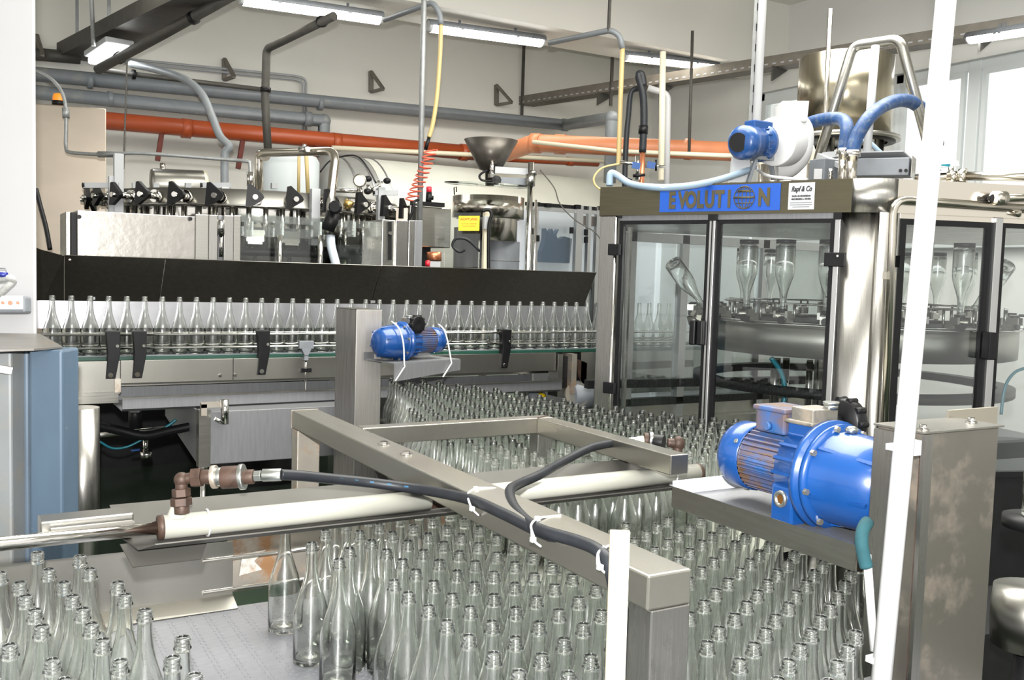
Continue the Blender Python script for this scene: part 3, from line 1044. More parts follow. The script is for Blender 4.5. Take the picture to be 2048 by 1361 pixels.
# acrylic guard in front with its bars
def fy(x, y, Y=YF - .06): return PY(x, y, Y)
gz0, gz1 = 1.5, fy(600, 433).z
xa, xb = fy(478, 433).x, fy(772, 433).x
part('guard_sheet', MB().bb((xa, YF - .02, gz0), (xb, YF - .012, gz1)), ACRYL, t)
part('guard_bar', MB().bb((xa, YF - .05, fy(500, 437).z - .022), (xb, YF - .02, fy(500, 437).z + .022)), ACRYLM, t)
part('guard_bar', MB().bb((xa, YF - .05, fy(500, 463).z - .03), (fy(652, 463).x, YF - .02, fy(500, 463).z + .03)), ACRYLM, t)
for x in (495, 556, 632, 700, 745):
    c = fy(x, 459)
    part('guard_bracket', MB().box((c.x, YF - .07, c.z), (.06, .04, .1)), ACRYLM, t)
for x in (556, 637):
    c = fy(x, 480)
    part('guard_post', MB().cyl((c.x, YF - .1, 1.45), (c.x, YF - .1, c.z + .03), .017), CHROME, t)
# front housing panels (dented sheet, bright door, slot)
def front_box(name, x0, x1, ytop, mt, Yf, depth=.35, bevel=.004, z0=1.3):
    q0, q1 = PY(x0, ytop, Yf), PY(x1, ytop, Yf)
    zz = PY((x0 + x1) / 2, ytop, Yf).z
    return part(name, MB().bb((q0.x, Yf, z0), (q1.x, Yf + depth, zz)), mt, t, bevel=bevel)
Yh = 5.98
front_box('side_panel', 131, 141, 424, STEEL, Yh)
front_box('gap_shade_strip', 141, 154, 425, DARKM, Yh + .04)  # solid near-black strip stands in for the shade of the gap
front_box('dented_panel', 154, 391, 427, STEEL_BEAT, Yh)
front_box('front_panel', 391, 418, 429, STEEL, Yh - .01)
front_box('bright_panel', 418, 436, 430, STEEL_V, Yh - .02)
front_box('bright_panel', 448, 468, 431, STEEL_V, Yh - .02)
front_box('panel_recess', 436, 448, 431, STEEL_DULL, Yh + .03)
c0, c1_ = PY(442, 440, Yh - .02), PY(442, 514, Yh - .02)
part('slot_handle', MB().cyl(c0, c0.lerp(c1_, .4), .02).cyl(c0.lerp(c1_, .4), c1_, .012), CHROME, t)
front_box('corner_panel', 468, 482, 431, STEEL, Yh - .03)
for x, y in ((158, 434), (380, 438)):
    c = PY(x, y, Yh - .005)
    part('bolt', MB().cyl(c, c + V((0, -.012, 0)), .012), DARKM, t)
part('housing_base', MB().bb((PY(133, 500, Yh).x, Yh + 1.9, .0), (PY(846, 500, 6.0).x, Yh + 1.96, 1.3)).bb((PY(133, 500, Yh).x, Yh + .05, 1.22), (PY(846, 500, 6.0).x, Yh + 1.9, 1.3)), DARKM, t)
# exit housing at the other end
for (nm, x0, x1, yt, mm, yy) in (('exit_panel', 765, 792, 440, STEEL, 5.95), ('exit_panel', 792, 817, 441, STEEL_V, 5.93), ('exit_panel', 818, 830, 441, STEEL_V, 5.95), ('exit_panel', 830, 846, 441, STEEL_DULL, 6.0)):
    front_box(nm, x0, x1, yt, mm, yy)
c0, c1_ = PY(779, 444, 5.94), PY(779, 520, 5.94)
part('panel_slot', MB().bar(c0, c1_, .028, .012), DARKM, t)
part('slot_screw', MB().cyl(c0.lerp(c1_, .3) + V((0, -.02, 0)), c0.lerp(c1_, .3), .012), CHROME, t)
# bottles standing on the filler platform, seen between the heads
pipe('black_cable', 'black cable hanging down against the steel cabinet', 'cable', [P(72, 378, 5.9), P(80, 410, 5.9), P(92, 455, 5.9), P(100, 500, 5.9)], .014, BLACK, 6)

# ---------------------------------------------------------------- closer cabinet, sign, cap sorter
ca = P(820, 411, 6.9); cb = P(903, 414, 7.1)
t = thing('electrical_box', 'plain steel box behind the galvanised rod with a red tap beneath', 'machine cabinet', ca - UP * .35)
hd = cb - ca; hd.z = 0
bk = V((-hd.y, hd.x, 0)).normalized() * .3
m = MB().prism([ca - UP * (ca.z - 1.78), V((cb.x, cb.y, 1.78)), V((cb.x, cb.y, 1.78)) + bk, V((ca.x, ca.y, 1.78)) + bk], (0, 0, ca.z - 1.78))
part('box_body', m, STEEL, t, bevel=.006)
part('box_stand', MB().bar(V((ca.x, ca.y, 0)) + hd * .5 + bk * .5, V((ca.x, ca.y, 1.78)) + hd * .5 + bk * .5, .12, .12), DARKM, t)
part('end_plate', MB().prism([ca - RC * .1 - UP * .02, ca - RC * .015 - UP * .02, ca - RC * .015 - UP * .3, ca - RC * .1 - UP * .3], F0 * .02), BEIGEP, t)
part('solenoid', MB().cyl(P(857, 407, 7), P(858, 385, 7), .022).cyl(P(853, 395, 7), P(867, 396, 7), .016).box(P(862, 409, 7), (.2, .05, .03)), BLACK, t)
part('solenoid_cap', MB().cyl(P(858, 385, 7), P(858, 374, 7), .02), REDP, t)
part('outlet_filter', MB().cyl(P(868, 505, 6.95), P(868, 522, 6.95), .055), COPPER, t)
part('red_tap', MB().cyl(P(851, 528, 6.8), P(860, 528, 6.8), .022).ball(P(856, 525, 6.8), .018), REDP, t)
part('valve_block', MB().box(P(866, 530, 6.85), (.09, .06, .05)), LGREY_P, t)
part('box_cable', MB().tube([P(837, 400, 6.85), P(828, 405, 6.8), P(824, 425, 6.8), P(817, 442, 6.8)], .01, 8, 5), BLACK, t)
# cap sorter bowl and drum
c = P(977, 400, 7.9)
CX, CY = c.x, c.y
t = thing('cap_sorter', 'wide stainless cap bowl under the funnel', 'cap sorter', V((CX, CY, 0)))
rr = 72 / 1900 * 7.9
part('bowl', MB().lathe([(rr - .02, c.z + .01), (rr, c.z + .02), (rr, c.z - .155), (rr - .035, c.z - .16)], V((CX, CY, 0)), seg=56), CHROME_W, t)
part('bowl_floor', MB().lathe([(0, c.z - .12), (rr - .01, c.z - .12)], V((CX, CY, 0)), seg=40), STEEL, t)
r2 = rr * .82
part('drum_skirt', MB().lathe([(r2, c.z - .13), (r2, c.z - .34), (r2 - .03, c.z - .345), (0, c.z - .35)], V((CX, CY, 0)), seg=56), CHROME_W, t)
r3 = rr * .56
part('drum_column', MB().lathe([(r3, c.z - .34), (r3, .9), (r3, 0)], V((CX + .12, CY, 0)), seg=40), GREY_P, t)
for k in (.5, .68):
    part('column_ring', MB().lathe([(r3, c.z - k - .006), (r3 + .006, c.z - k), (r3, c.z - k + .006)], V((CX + .12, CY, 0)), seg=40), STEEL_DULL, t)
part('drum_column', MB().cyl(P(933, 456, 7.6), V((P(933, 456, 7.6).x, P(933, 456, 7.6).y, 0)), .1), DARKM, t)
part('wire_hook', MB().tube([P(909, 390, 7.5), P(908, 376, 7.5), P(913, 374, 7.5), P(913, 384, 7.5)], .005, 6), TRAYM, t)
# yellow sign
s0 = P(938, 447, 6.75)
t = thing('warning_sign', 'small yellow warning sign with red print hanging behind the hood', 'sign', s0)
sx = V((.86, -.5, 0)).normalized()
sx = (P(959, 447, 6.8) - P(917, 447, 6.8)).normalized()
def plate(c, ux, uz, w, h, th):
    n = ux.cross(uz).normalized()
    p = [c - ux * w / 2 - uz * h / 2, c + ux * w / 2 - uz * h / 2, c + ux * w / 2 + uz * h / 2, c - ux * w / 2 + uz * h / 2]
    return MB().prism(p, -n * th)
part('sign_plate', plate(s0, sx, UP, .148, .105, .004), YELLOW, t)
def text(s_, c, ux, uz, size, mt, parent, name='lettering', sxs=1.0, bold=0, align='CENTER', ext=.001, skew=0):
    cu = bpy.data.curves.new(name, 'FONT')
    cu.body = s_
    cu.size = size
    cu.align_x = align
    cu.align_y = 'CENTER'
    cu.extrude = ext
    cu.offset = bold
    cu.shear = skew
    cu.resolution_u = 3
    tmp = bpy.data.objects.new(name, cu)
    COL.objects.link(tmp)
    bpy.context.view_layer.update()
    me = bpy.data.meshes.new_from_object(tmp.evaluated_get(bpy.context.evaluated_depsgraph_get()))
    COL.objects.unlink(tmp)
    bpy.data.objects.remove(tmp)
    n = ux.cross(uz).normalized()
    M = Matrix((ux * sxs, uz, n)).transposed().to_4x4()
    M.translation = c
    me.transform(M)
    base = wloc(parent)
    me.transform(Matrix.Translation(-base))
    me.materials.clear()
    me.materials.append(mt)
    o = bpy.data.objects.new(name, me)
    COL.objects.link(o)
    o.parent = parent
    return o
sn = sx.cross(UP).normalized()
text('ACHTUNG!', s0 + UP * .03 + sn * .003, sx, UP, .024, INKR, t, bold=.0006)
text('NICHT BEI LAUFENDER', s0 - UP * .002 + sn * .003, sx, UP, .0105, INKR, t)
text('MASCHINE REINIGEN', s0 - UP * .018 + sn * .003, sx, UP, .0105, INKR, t)
gp = P(974, 430, 6.9)
t = thing('guard_post', 'cream upright post with a black hose beside the yellow sign', 'post', V((gp.x, gp.y, 0)))
part('post', MB().bar(V((gp.x, gp.y, 0)), P(974, 424, 6.9), .05, .03), CREAM, t)
part('hinge', MB().box(P(973, 446, 6.88), (.05, .03, .09)), LGREY_P, t)
part('hose', MB().tube([P(965, 422, 6.85), P(978, 420, 6.85), P(983, 430, 6.85), P(978, 450, 6.85), P(977, 500, 6.85), P(977, 545, 6.85)], .013, 8, 6), BLACK, t)
part('guard_sheet', plate(P(925, 480, 7.0), sx, UP, .26, .4, .004), ACRYL, t)
pipe('looped_cable', 'dark cable loop hanging beside the yellow sign', 'cable', [P(960, 503, 7.0), P(935, 480, 7.0), P(912, 478, 7.0), P(905, 492, 7.0), P(918, 504, 7.0), P(930, 500, 7.0)], .01, RUBBER, 6)
# funnel on its stand
c = P(982, 281, 7.35)
t = thing('funnel', 'dark conical steel funnel on an arm above the cap bowl', 'funnel', c)
k = 7.35 / 1900
fr_ = 54 * k
part('cone', MB().lathe([(fr_ - .01, 0), (fr_, 0), (22 * k, -58 * k), (10 * k, -62 * k), (9 * k, -90 * k), (7 * k, -90 * k), (8 * k, -60 * k), (20 * k, -57 * k), (fr_ - .01, -.004)], c, seg=40), mat('funnel_steel', (.10, .09, .078), .38, .7, 6, .2, .03, rvar=.1, dirt=(.16, .14, .11), dscale=7, dlo=.55, dhi=.8), t)
part('clamp', MB().cyl(P(984, 322, 7.25), P(984, 352, 7.25), .018).box(P(984, 352, 7.25), (.05, .04, .03)), CHROME, t)
part('round_knob', MB().lathe([(0, 0), (.034, 0), (.038, .012), (.034, .035), (0, .038)], P(993, 361, 7.25), -F0, seg=10, smooth=False), BLACK, t)
part('valve_hose', MB().tube([P(985, 341, 7.3), P(970, 343, 7.25), P(959, 352, 7.25), P(965, 361, 7.25), P(985, 362, 7.25)], .009, 8, 6), BLACK, t)
part('round_plate', MB().lathe([(0, 0), (.34, 0), (.34, .008), (0, .008)], P(976, 371, 7.35), (UC * .985 + RC * .133 - F0 * .07).normalized(), seg=48), ACRYL, t)
part('arm', MB().bar(P(990, 340, 7.25), P(1056, 344, 7.3), .02, .05), LGREY_P, t)
part('arm', MB().bar(P(1000, 362, 7.25), P(1058, 364, 7.3), .02, .055), GREY_P, t)
c = P(1062, 325, 7.25)
t = thing('stand_pole', 'polished upright pole that carries the funnel arm', 'pole', V((c.x, c.y, 0)))
part('pole', MB().cyl(V((c.x, c.y, 0)), c, .022), CHROME, t)
part('clamp', MB().cyl(P(1061, 350, 7.25), P(1060, 372, 7.25), .038).cyl(P(1066, 342, 7.25), P(1066, 350, 7.25), .03), STEEL, t)
part('thin_rod', MB().cyl(P(1072, 400, 7.5), V((P(1072, 400, 7.5).x, P(1072, 400, 7.5).y, 0)), .012), CHROME, t)

# ---------------------------------------------------------------- glazed enclosure at the back
YE = 8.0
e0, e1 = PY(1052, 404, YE), PY(1225, 412, YE)
t = thing('glazed_enclosure', 'aluminium framed glazed machine enclosure behind the labelled machine', 'machine enclosure', V((e0.x, YE, 0)))
zt2 = e0.z
part('frame_rail', MB().bb((e0.x, YE - .02, zt2 - .035), (e1.x + .4, YE + .02, zt2)), DARKM, t)
part('frame_rail', MB().bb((e0.x, YE - .03, zt2 - .075), (e1.x + .4, YE - .0, zt2 - .04)), ALU, t)
for x, w_ in ((1071, .05), (1158, .08), (1178, .035), (1196, .05)):
    q = PY(x, 430, YE - .03)
    part('frame_post', MB().bb((q.x - w_ / 2, YE - .05, 0), (q.x + w_ / 2, YE, zt2)), ALU, t)
for x, y in ((1075, 477), (1068, 463), (1172, 480), (1172, 465), (1143, 461)):
    q = PY(x, y, YE - .06)
    part('hinge', MB().box(q, (.03, .03, .06)), BLACK, t)
for x, y in ((1073, 409), (1096, 411), (1155, 414), (1201, 417)):
    q = PY(x, y, YE - .04)
    part('corner_clip', MB().box(q, (.06, .04, .04)), BLACK, t)
part('glass_panel', MB().bb((e0.x, YE, 1.0), (e1.x + .4, YE + .006, zt2 - .06)), PANE, t)
part('rear_panel', MB().bb((e0.x, YE + .33, .4), (e1.x + .5, YE + .35, zt2 - .04)), WPANEL, t)
part('work_shelf', MB().bb((e0.x, YE + .08, 1.5), (e1.x + .4, YE + .33, 1.56)), WPANEL, t)
part('lower_panel', MB().bb((e0.x, YE + .02, .2), (e1.x + .4, YE + .07, 1.5)), STEEL_DULL, t)
# navy rubber gripper
m = MB()
g0 = PY(1112, 500, YE + .15)
w_ = .2
pl_ = [(-.17, -.13), (.17, -.13), (.19, .12), (.10, .14), (.02, .10), (-.0, .15), (.03, .21), (-.03, .15), (-.05, .21), (-.08, .15), (-.13, .21), (-.13, .1), (-.17, -.03)]
m.prism([g0 + V((x, 0, y)) for x, y in pl_], (0, .08, 0))
solo('rubber_glove', m, NAVY, 'navy blue rubber gloves lying inside the glazed enclosure', 'gloves')
q = PY(1184, 442, YE - .03)
solo('card_sheet', MB().box(q + V((0, .07, 0)), (.15, .004, .1)), CARD, 'brown card taped inside the glazed enclosure', 'card')
t = thing('pump_cabinet', 'pale panelled pump cabinet behind the glazed machine under the black hoses', 'cabinet', V((5.16, 6.15, 0)))
part('cabinet_body', MB().bb((4.66, 5.85, .12), (5.66, 6.45, 2.2)), WPANEL, t, bevel=.01)
part('plinth', MB().bb((4.69, 5.88, 0), (5.63, 6.42, .12)), DARKM, t)
part('cabinet_door', MB().bb((4.71, 5.835, .2), (5.15, 5.85, 2.1)), LGREY_P, t, bevel=.004)
part('cabinet_door', MB().bb((5.17, 5.835, .2), (5.61, 5.85, 2.1)), LGREY_P, t, bevel=.004)
part('door_latch', MB().bb((5.12, 5.82, 1.1), (5.14, 5.835, 1.2)), BLACK, t)
# fittings above the machine, between hoses
t = thing('valve_manifold', 'small manifold with blue handles under the yellow hose', 'valve', P(1290, 330, 7.4))
part('manifold_pipe', MB().cyl(P(1240, 324, 7.4), P(1275, 330, 7.4), .014).cyl(P(1275, 312, 7.4), P(1275, 360, 7.4), .018).cyl(P(1290, 332, 7.4), P(1330, 334, 7.4), .012), CHROME, t)
part('blue_handle', MB().bar(P(1264, 330, 7.35), P(1280, 333, 7.35), .02, .05), BLUE_B, t)
part('blue_handle', MB().bar(P(1294, 329, 7.35), P(1310, 332, 7.35), .02, .05), BLUE_B, t)
part('tee_key', MB().cyl(P(1312, 320, 7.35), P(1312, 342, 7.35), .008), BLACK, t)
part('black_bracket', MB().cyl(P(1266, 352, 7.3), P(1290, 350, 7.3), .012).cyl(P(1250, 362, 7.3), P(1262, 366, 7.3), .03), BLACK, t)
pipe('yellow_hose', 'thin yellow hose looping beside the orange pipes', 'hose', [P(1238, 328, 7.4), P(1205, 336, 7.4), P(1188, 355, 7.4), P(1192, 372, 7.4), P(1210, 384, 7.4)], .008, YHOSE, 8)
pipe('thin_cable', 'thin dark cable dangling over the glazed enclosure', 'cable', [P(1080, 340, 7.6), P(1108, 375, 7.6), P(1120, 408, 7.6), P(1150, 440, 7.6), P(1190, 465, 7.6), P(1207, 490, 7.6)], .005, TRAYM, 6)
# ================================================================== bottle
BP = [(.0, .006), (.024, .004), (.036, .0015), (.0405, .002), (.0432, .006), (.044, .012), (.044, .06), (.0438, .118), (.0428, .132), (.040, .147), (.0355, .163),
      (.030, .180), (.0245, .198), (.0195, .216), (.0165, .234), (.0150, .252), (.0142, .270), (.0138, .282), (.0138, .286), (.0160, .287), (.0166, .289), (.0160, .291),
      (.0132, .2925), (.0132, .295), (.0152, .296), (.0152, .298), (.0132, .299), (.0132, .3015), (.0152, .3025), (.0152, .3045), (.0135, .3055), (.0135, .309), (.0125, .310),
      (.0105, .310), (.0100, .308), (.0100, .285), (.0112, .255), (.0128, .235), (.0165, .215), (.0215, .198), (.0275, .179), (.0335, .161), (.0378, .146), (.0402, .131), (.0410, .117), (.0410, .02), (.038, .012), (.02, .016), (0, .026)]
bm_ = MB().lathe(BP, seg=24)
def bottle_mesh():
    me = bpy.data.meshes.new('bottle')
    me.from_pydata(bm_.v, [], bm_.f)
    me.polygons.foreach_set('use_smooth', bm_.sm)
    me.materials.append(BOTTLE)
    # thick base seen through the wall
    return me
BM = bottle_mesh()
NB = [0]
def bottle(loc, label, group, rot=None, me=None):
    o = bpy.data.objects.new('glass_bottle', me or BM)
    COL.objects.link(o)
    o.location = loc
    o.rotation_euler = rot or (0, 0, random.uniform(0, 6.28))
    o['label'] = label
    o['category'] = 'bottle'
    o['group'] = group
    NB[0] += 1
    return o

def ordinal(n):
    a = 'first second third fourth fifth sixth seventh eighth ninth tenth eleventh twelfth thirteenth fourteenth fifteenth sixteenth seventeenth eighteenth nineteenth'.split()
    if n < 20: return a[n - 1]
    t_, u_ = divmod(n, 10)
    return ['twentieth', 'thirtieth', 'fortieth', 'fiftieth'][t_ - 2] if u_ == 0 else ['twenty', 'thirty', 'forty', 'fifty'][t_ - 2] + '-' + a[u_ - 1]
# ================================================================== single-file conveyor
YR, ZB = 5.37, 1.112
xL, xR = -.75, 5.7
for i in range(-4, 46):
    x = .395 + .0893 * i
    if x > 4.62: break
    px_ = pix((x, YR, ZB + .2))[0]
    if px_ < 84:
        continue
    nrow = globals().get('nrow', 0) + 1
    where = 'from the white pillar in the single file under the dark hood' if px_ < 1200 else 'from the white pillar in the file, seen through the glazed door'
    bottle((x, YR + random.uniform(-.002, .002), ZB), '%s glass bottle %s' % (ordinal(nrow), where), 'bottles in single file on the conveyor')
t = thing('bottle_conveyor', 'long stainless single-file bottle conveyor with black rail clamps', 'conveyor', V((.4, YR, 0)))
part('conveyor_chain', MB().bb((xL, YR - .05, ZB - .02), (xR, YR + .05, ZB)), GREY_P, t)
part('wear_strip', MB().bb((xL, YR - .075, ZB - .022), (xR, YR - .052, ZB - .005)), GREENP, t)
part('wear_strip', MB().bb((xL, YR + .052, ZB - .022), (xR, YR + .075, ZB - .005)), GREENP, t)
Yb = YR - .12
def cx(x, y=740): return PY(x, y, Yb).x
def cz(x, y): return PY(x, y, Yb).z
seg = [(xL, cx(240)), (cx(241), cx(466)), (cx(467), cx(720)), (cx(721), cx(1111))]
zb0 = .972
part('side_plate', MB().bb((seg[0][0], Yb - .012, .92), (seg[0][1], Yb, ZB - .02)), STEEL_H, t, bevel=.002)
for a_, b_ in seg[1:]:
    part('side_plate', MB().bb((a_, Yb, zb0), (b_, Yb + .012, ZB - .02)), STEEL_H, t, bevel=.002)
part('side_plate', MB().bb((xL, YR + .11, .93), (xR, YR + .122, ZB - .02)), STEEL_H, t)
part('side_plate', MB().bb((cx(1160), Yb - .01, .80), (xR, Yb, ZB - .02)), STEEL_H, t, bevel=.002)
# drip tray below
a_, b_ = cx(236), cx(1108)
part('drip_tray', MB().sheet([((a_, Yb - .16, .915), (b_, Yb - .10, .915)), ((a_, Yb - .16, .86), (b_, Yb - .10, .86)), ((a_, Yb - .13, .845), (b_, Yb - .07, .845)), ((a_, YR + .16, .845), (b_, YR + .16, .845)), ((a_, YR + .16, .92), (b_, YR + .16, .92))], .004), STEEL_DULL, t)
part('tray_rim', MB().bar((a_, Yb - .155, .917), (b_, Yb - .095, .917), .03, .006), STEEL, t)
part('corner_plate', MB().bb((cx(128), Yb - .02, .875), (cx(236), Yb - .014, .935)), STEEL, t)
# guide rails
for z in (1.222, 1.150):
    part('guide_rail', MB().cyl((xL, YR - .055, z), (xR, YR - .055, z), .0065, seg=8), CHROME, t)
    part('guide_rail', MB().cyl((xL, YR + .055, z), (xR, YR + .055, z), .0065, seg=8), CHROME, t)
# clamps
def clamp(px):
    c = PY(px, 690, YR - .10)
    x = c.x
    m = MB()
    m.prism([V((x - .035, YR - .09, 1.245)), V((x + .035, YR - .09, 1.245)), V((x + .035, YR - .09, 1.13)), V((x + .012, YR - .09, 1.0)), V((x - .035, YR - .09, 1.0)), V((x - .025, YR - .09, 1.13))], (0, -.05, 0))
    m.box((x, YR - .085, 1.23), (.05, .06, .035))
    k_ = part('rail_clamp', m, BLACK, t, bevel=.003)
    part('clamp_screw', MB().cyl((x - .012, YR - .15, 1.02), (x - .012, YR - .14, 1.02), .012), CHROME, k_)
    part('clamp_screw', MB().cyl((x + .02, YR - .15, 1.17), (x + .02, YR - .14, 1.17), .008), CHROME, k_)
for px in (224, 277, 524, 1007):
    clamp(px)
for px in (440, 470, 705):
    c = cx(px, 760)
    part('bracket_screw', MB().cyl((c, Yb - .012, 1.0), (c, Yb, 1.0), .009), CHROME, t)
# panel splice with rust
part('splice_plate', MB().bb((cx(228), Yb - .03, .93), (cx(240), Yb - .014, 1.0)), STEEL_RUST, t)
# sensor
c = PY(612, 690, YR - .13)
t2 = thing('photo_sensor', 'grey sensor on a thin rod clamped in front of the conveyor', 'sensor', c)
part('sensor_body', MB().box(c, (.085, .03, .045)).prism([c + V((-.03, -.015, -.02)), c + V((.03, -.015, -.02)), c + V((.012, -.015, -.06)), c + V((-.012, -.015, -.06))], (0, .03, 0)).box(c + V((0, 0, -.075)), (.025, .025, .03)), GREY_P, t2, bevel=.003)
part('rod', MB().cyl(c + V((0, 0, -.08)), c + V((0.0, 0, -.26)), .006), CHROME, t2)
part('rod_clamp', MB().box(c + V((0, 0, -.145)), (.06, .03, .022)).cyl(c + V((.0, 0, -.145)), c + V((0, .07, -.145)), .009), BLACK, t2)
# end of the conveyor: motor bracket, rust
t2 = thing('conveyor_drive', 'rust stained conveyor drive bracket beside the labelled machine', 'drive unit', PY(1150, 760, Yb))
q = PY(1120, 720, Yb)
part('bracket_plate', MB().bb((cx(1113), Yb - .02, .80), (cx(1122), Yb + .1, ZB - .03)), STEEL, t2)
part('bracket_plate', MB().bb((cx(1140), Yb - .02, .82), (cx(1150), Yb + .1, ZB - .03)), STEEL_RUST, t2)
part('shade_block', MB().bb((cx(1122), Yb + .03, .85), (cx(1172), Yb + .1, ZB - .05)), DARKM, t2)  # solid dark block stands in for the shade behind the bracket plates
part('rust_face', MB().prism([V((cx(1150), Yb - .01, 1.05)), V((cx(1172), Yb - .01, 1.02)), V((cx(1172), Yb - .01, .84)), V((cx(1156), Yb - .01, .93))], (0, .01, 0)), BRASSR, t2)
part('rusty_foot', MB().bb((cx(1140), Yb + .0, .4), (cx(1158), Yb + .05, .80)), STEEL_RUST, t2)
part('gear_motor', MB().cyl(PY(1150, 790, Yb + .05) + V((-.05, 0, 0)), PY(1150, 790, Yb + .05) + V((.16, .0, 0)), .1, seg=24), GREY_P, t2)
part('motor_face', MB().cyl(PY(1150, 790, Yb + .03) + V((.0, 0, 0)), PY(1150, 790, Yb - .02) + V((.02, .0, 0)), .085, seg=24), STEEL_W, t2)
part('cone_cover', MB().lathe([(0, 0), (.09, 0), (.09, .04), (.05, .12), (0, .13)], PY(1055, 800, Yb + .15), (.9, -.4, 0), seg=20), GREY_P, t2)
part('yellow_cap', MB().lathe([(0, 0), (.05, 0), (.04, .03), (0, .04)], PY(1080, 800, Yb + .05), (.5, -.8, 0), seg=16), YELLOW, t2)
part('drain_stub', MB().cyl(PY(1106, 768, Yb - .05), PY(1104, 780, Yb - .05), .012), STEEL_RUST, t2)
# stainless side panel right of it, reaching the floor
solo('skirt_panel', MB().bb((cx(1156), Yb + .02, .0), (cx(1215), Yb + .06, .82)), STEEL_DULL, 'grey sheet panel closing the conveyor end beside the labelled machine', 'panel')
solo('skirt_panel', MB().bb((cx(1000), Yb + 1.2, .0), (cx(1215), Yb + 1.25, .95)), PALEGREEN, 'pale green sheet panel standing behind the conveyor drive', 'panel')
# legs, cross parts and box under the conveyor
q = P(164, 800, 4.55)
t2 = thing('support_column', 'thick round stainless leg under the near end of the conveyor', 'leg', V((q.x, q.y, 0)))
part('leg_tube', MB().cyl(V((q.x, q.y, .02)), V((q.x, q.y, .9)), .078, seg=28), STEEL_V, t2)
part('foot_plate', MB().cyl(V((q.x, q.y, 0)), V((q.x, q.y, .02)), .11, seg=24), DARKM, t2)
q0 = PY(421, 800, 4.95); q1 = PY(760, 800, 4.95)
zbx = PY(421, 930, 4.95).z
t2 = thing('drive_cabinet', 'low grey stainless cabinet hanging under the conveyor', 'cabinet', V((q0.x, 4.95, zbx)))
part('cabinet_body', MB().bb((q0.x, 4.95, zbx), (q1.x, 5.35, .85)), STEEL_DULL, t2, bevel=.004)
part('corner_post', MB().bb((PY(397, 850, 4.95).x, 4.94, zbx - .01), (q0.x, 5.0, .86)), STEEL, t2)
part('side_panel', MB().prism([V((PY(397, 850, 4.95).x + .005, 5.0, zbx)), V((PY(397, 850, 4.95).x + .005, 5.9, zbx + .12)), V((PY(397, 850, 4.95).x + .005, 5.9, .85)), V((PY(397, 850, 4.95).x + .005, 5.0, .85))], (.01, 0, 0)), STEEL_DULL, t2)
part('foot', MB().cyl((q0.x - .03, 4.97, 0), (q0.x - .03, 4.97, zbx), .014).cyl((q0.x - .03, 4.97, zbx - .03), (q0.x - .03, 4.97, zbx), .024), CHROME, t2)
part('foot', MB().cyl((q1.x - .03, 4.97, 0), (q1.x - .03, 4.97, zbx), .014), CHROME, t2)
part('latch', MB().cyl(PY(449, 800, 4.9), PY(450, 848, 4.9), .02).cyl(PY(446, 846, 4.88), PY(430, 838, 4.88), .01), CHROME, t2)
part('latch_block', MB().bb(PY(400, 805, 4.93), PY(446, 815, 4.9)).bb(PY(400, 808, 4.93), PY(414, 832, 4.9)), STEEL_RUST, t2)
# machinery in the dark under the conveyor
t2 = thing('support_foot', 'dark adjustable machine foot under the conveyor beside the round leg', 'machine foot', PY(272, 840, 5.6) - UP * .3)
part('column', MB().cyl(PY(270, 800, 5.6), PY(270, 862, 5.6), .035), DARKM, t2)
part('collar_wing', MB().prism([PY(250, 812, 5.55), PY(290, 812, 5.55), PY(278, 826, 5.55), PY(262, 826, 5.55)], (0, .03, 0)), ALU, t2)
part('spindle', MB().cyl(PY(291, 878, 5.55), PY(291, 905, 5.55), .014), CHROME, t2)
part('foot_pad', MB().cyl(PY(292, 903, 5.55), PY(293, 916, 5.55), .03), CHROME, t2)
solo('cross_bar', MB().cyl(PY(200, 871, 5.5), PY(340, 856, 5.5), .014), CHROME, 'shiny thin bar lying across under the conveyor', 'bar')
pipe('black_cable', 'thick black cable sagging under the conveyor', 'cable', [PY(196, 852, 5.4), PY(240, 862, 5.35), PY(290, 872, 5.3), PY(340, 862, 5.25), PY(400, 850, 5.2)], .024, BLACK, 6)
pipe('teal_hose', 'thin teal hose sagging under the conveyor', 'hose', [PY(200, 884, 5.4), PY(225, 897, 5.4), PY(255, 894, 5.4), PY(288, 878, 5.4)], .006, TEALP, 8)
pipe('teal_hose', 'short teal hose rising beside the grey hanging cabinet', 'hose', [PY(330, 856, 5.4), PY(342, 848, 5.4), PY(352, 840, 5.4)], .008, TEALP, 6)
pipe('blue_hose', 'short blue hose near the small steel foot', 'hose', [PY(262, 902, 5.5), PY(280, 900, 5.5)], .007, BLUE_B, 6)
# hood
t = thing('conveyor_hood', 'long dark sloping steel hood above the single file of bottles', 'hood', V((2, 5.6, 1.4)))
YHb, YHt = YR + .14, YR + .50
def hb(x, y): return PY(x, y, YHb)
def ht(x, y): return PY(x, y, YHt)
zlo, zhi = hb(600, 610).z, ht(600, 527).z
xs_t = [ht(128, 513).x, ht(331, 520).x, ht(763, 533).x, ht(1193, 546).x]
xs_b = [hb(128, 606).x, hb(318, 608).x, hb(741, 613).x, hb(1167, 615).x]
for i in range(3):
    part('hood_sheet', MB().sheet([((xs_t[i] + .002, YHt, zhi), (xs_b[i] + .002, YHb, zlo)), ((xs_t[i + 1] - .002, YHt, zhi), (xs_b[i + 1] - .002, YHb, zlo))], .004), HOOD, t)
part('end_sheet', MB().sheet([((xs_t[0], YHt, zhi), (xs_b[0], YHb, zlo)), ((xs_t[0] - .12, YHt - .03, zhi + .03), (xs_b[0] - .1, YHb, zlo)), ((xs_t[0] - .26, YHt + .05, zhi + .1), (xs_b[0] - .24, YHb, zlo)), ((xs_t[0] - .6, YHt + .1, zhi + .12), (xs_b[0] - .6, YHb, zlo))], .004), HOOD, t)
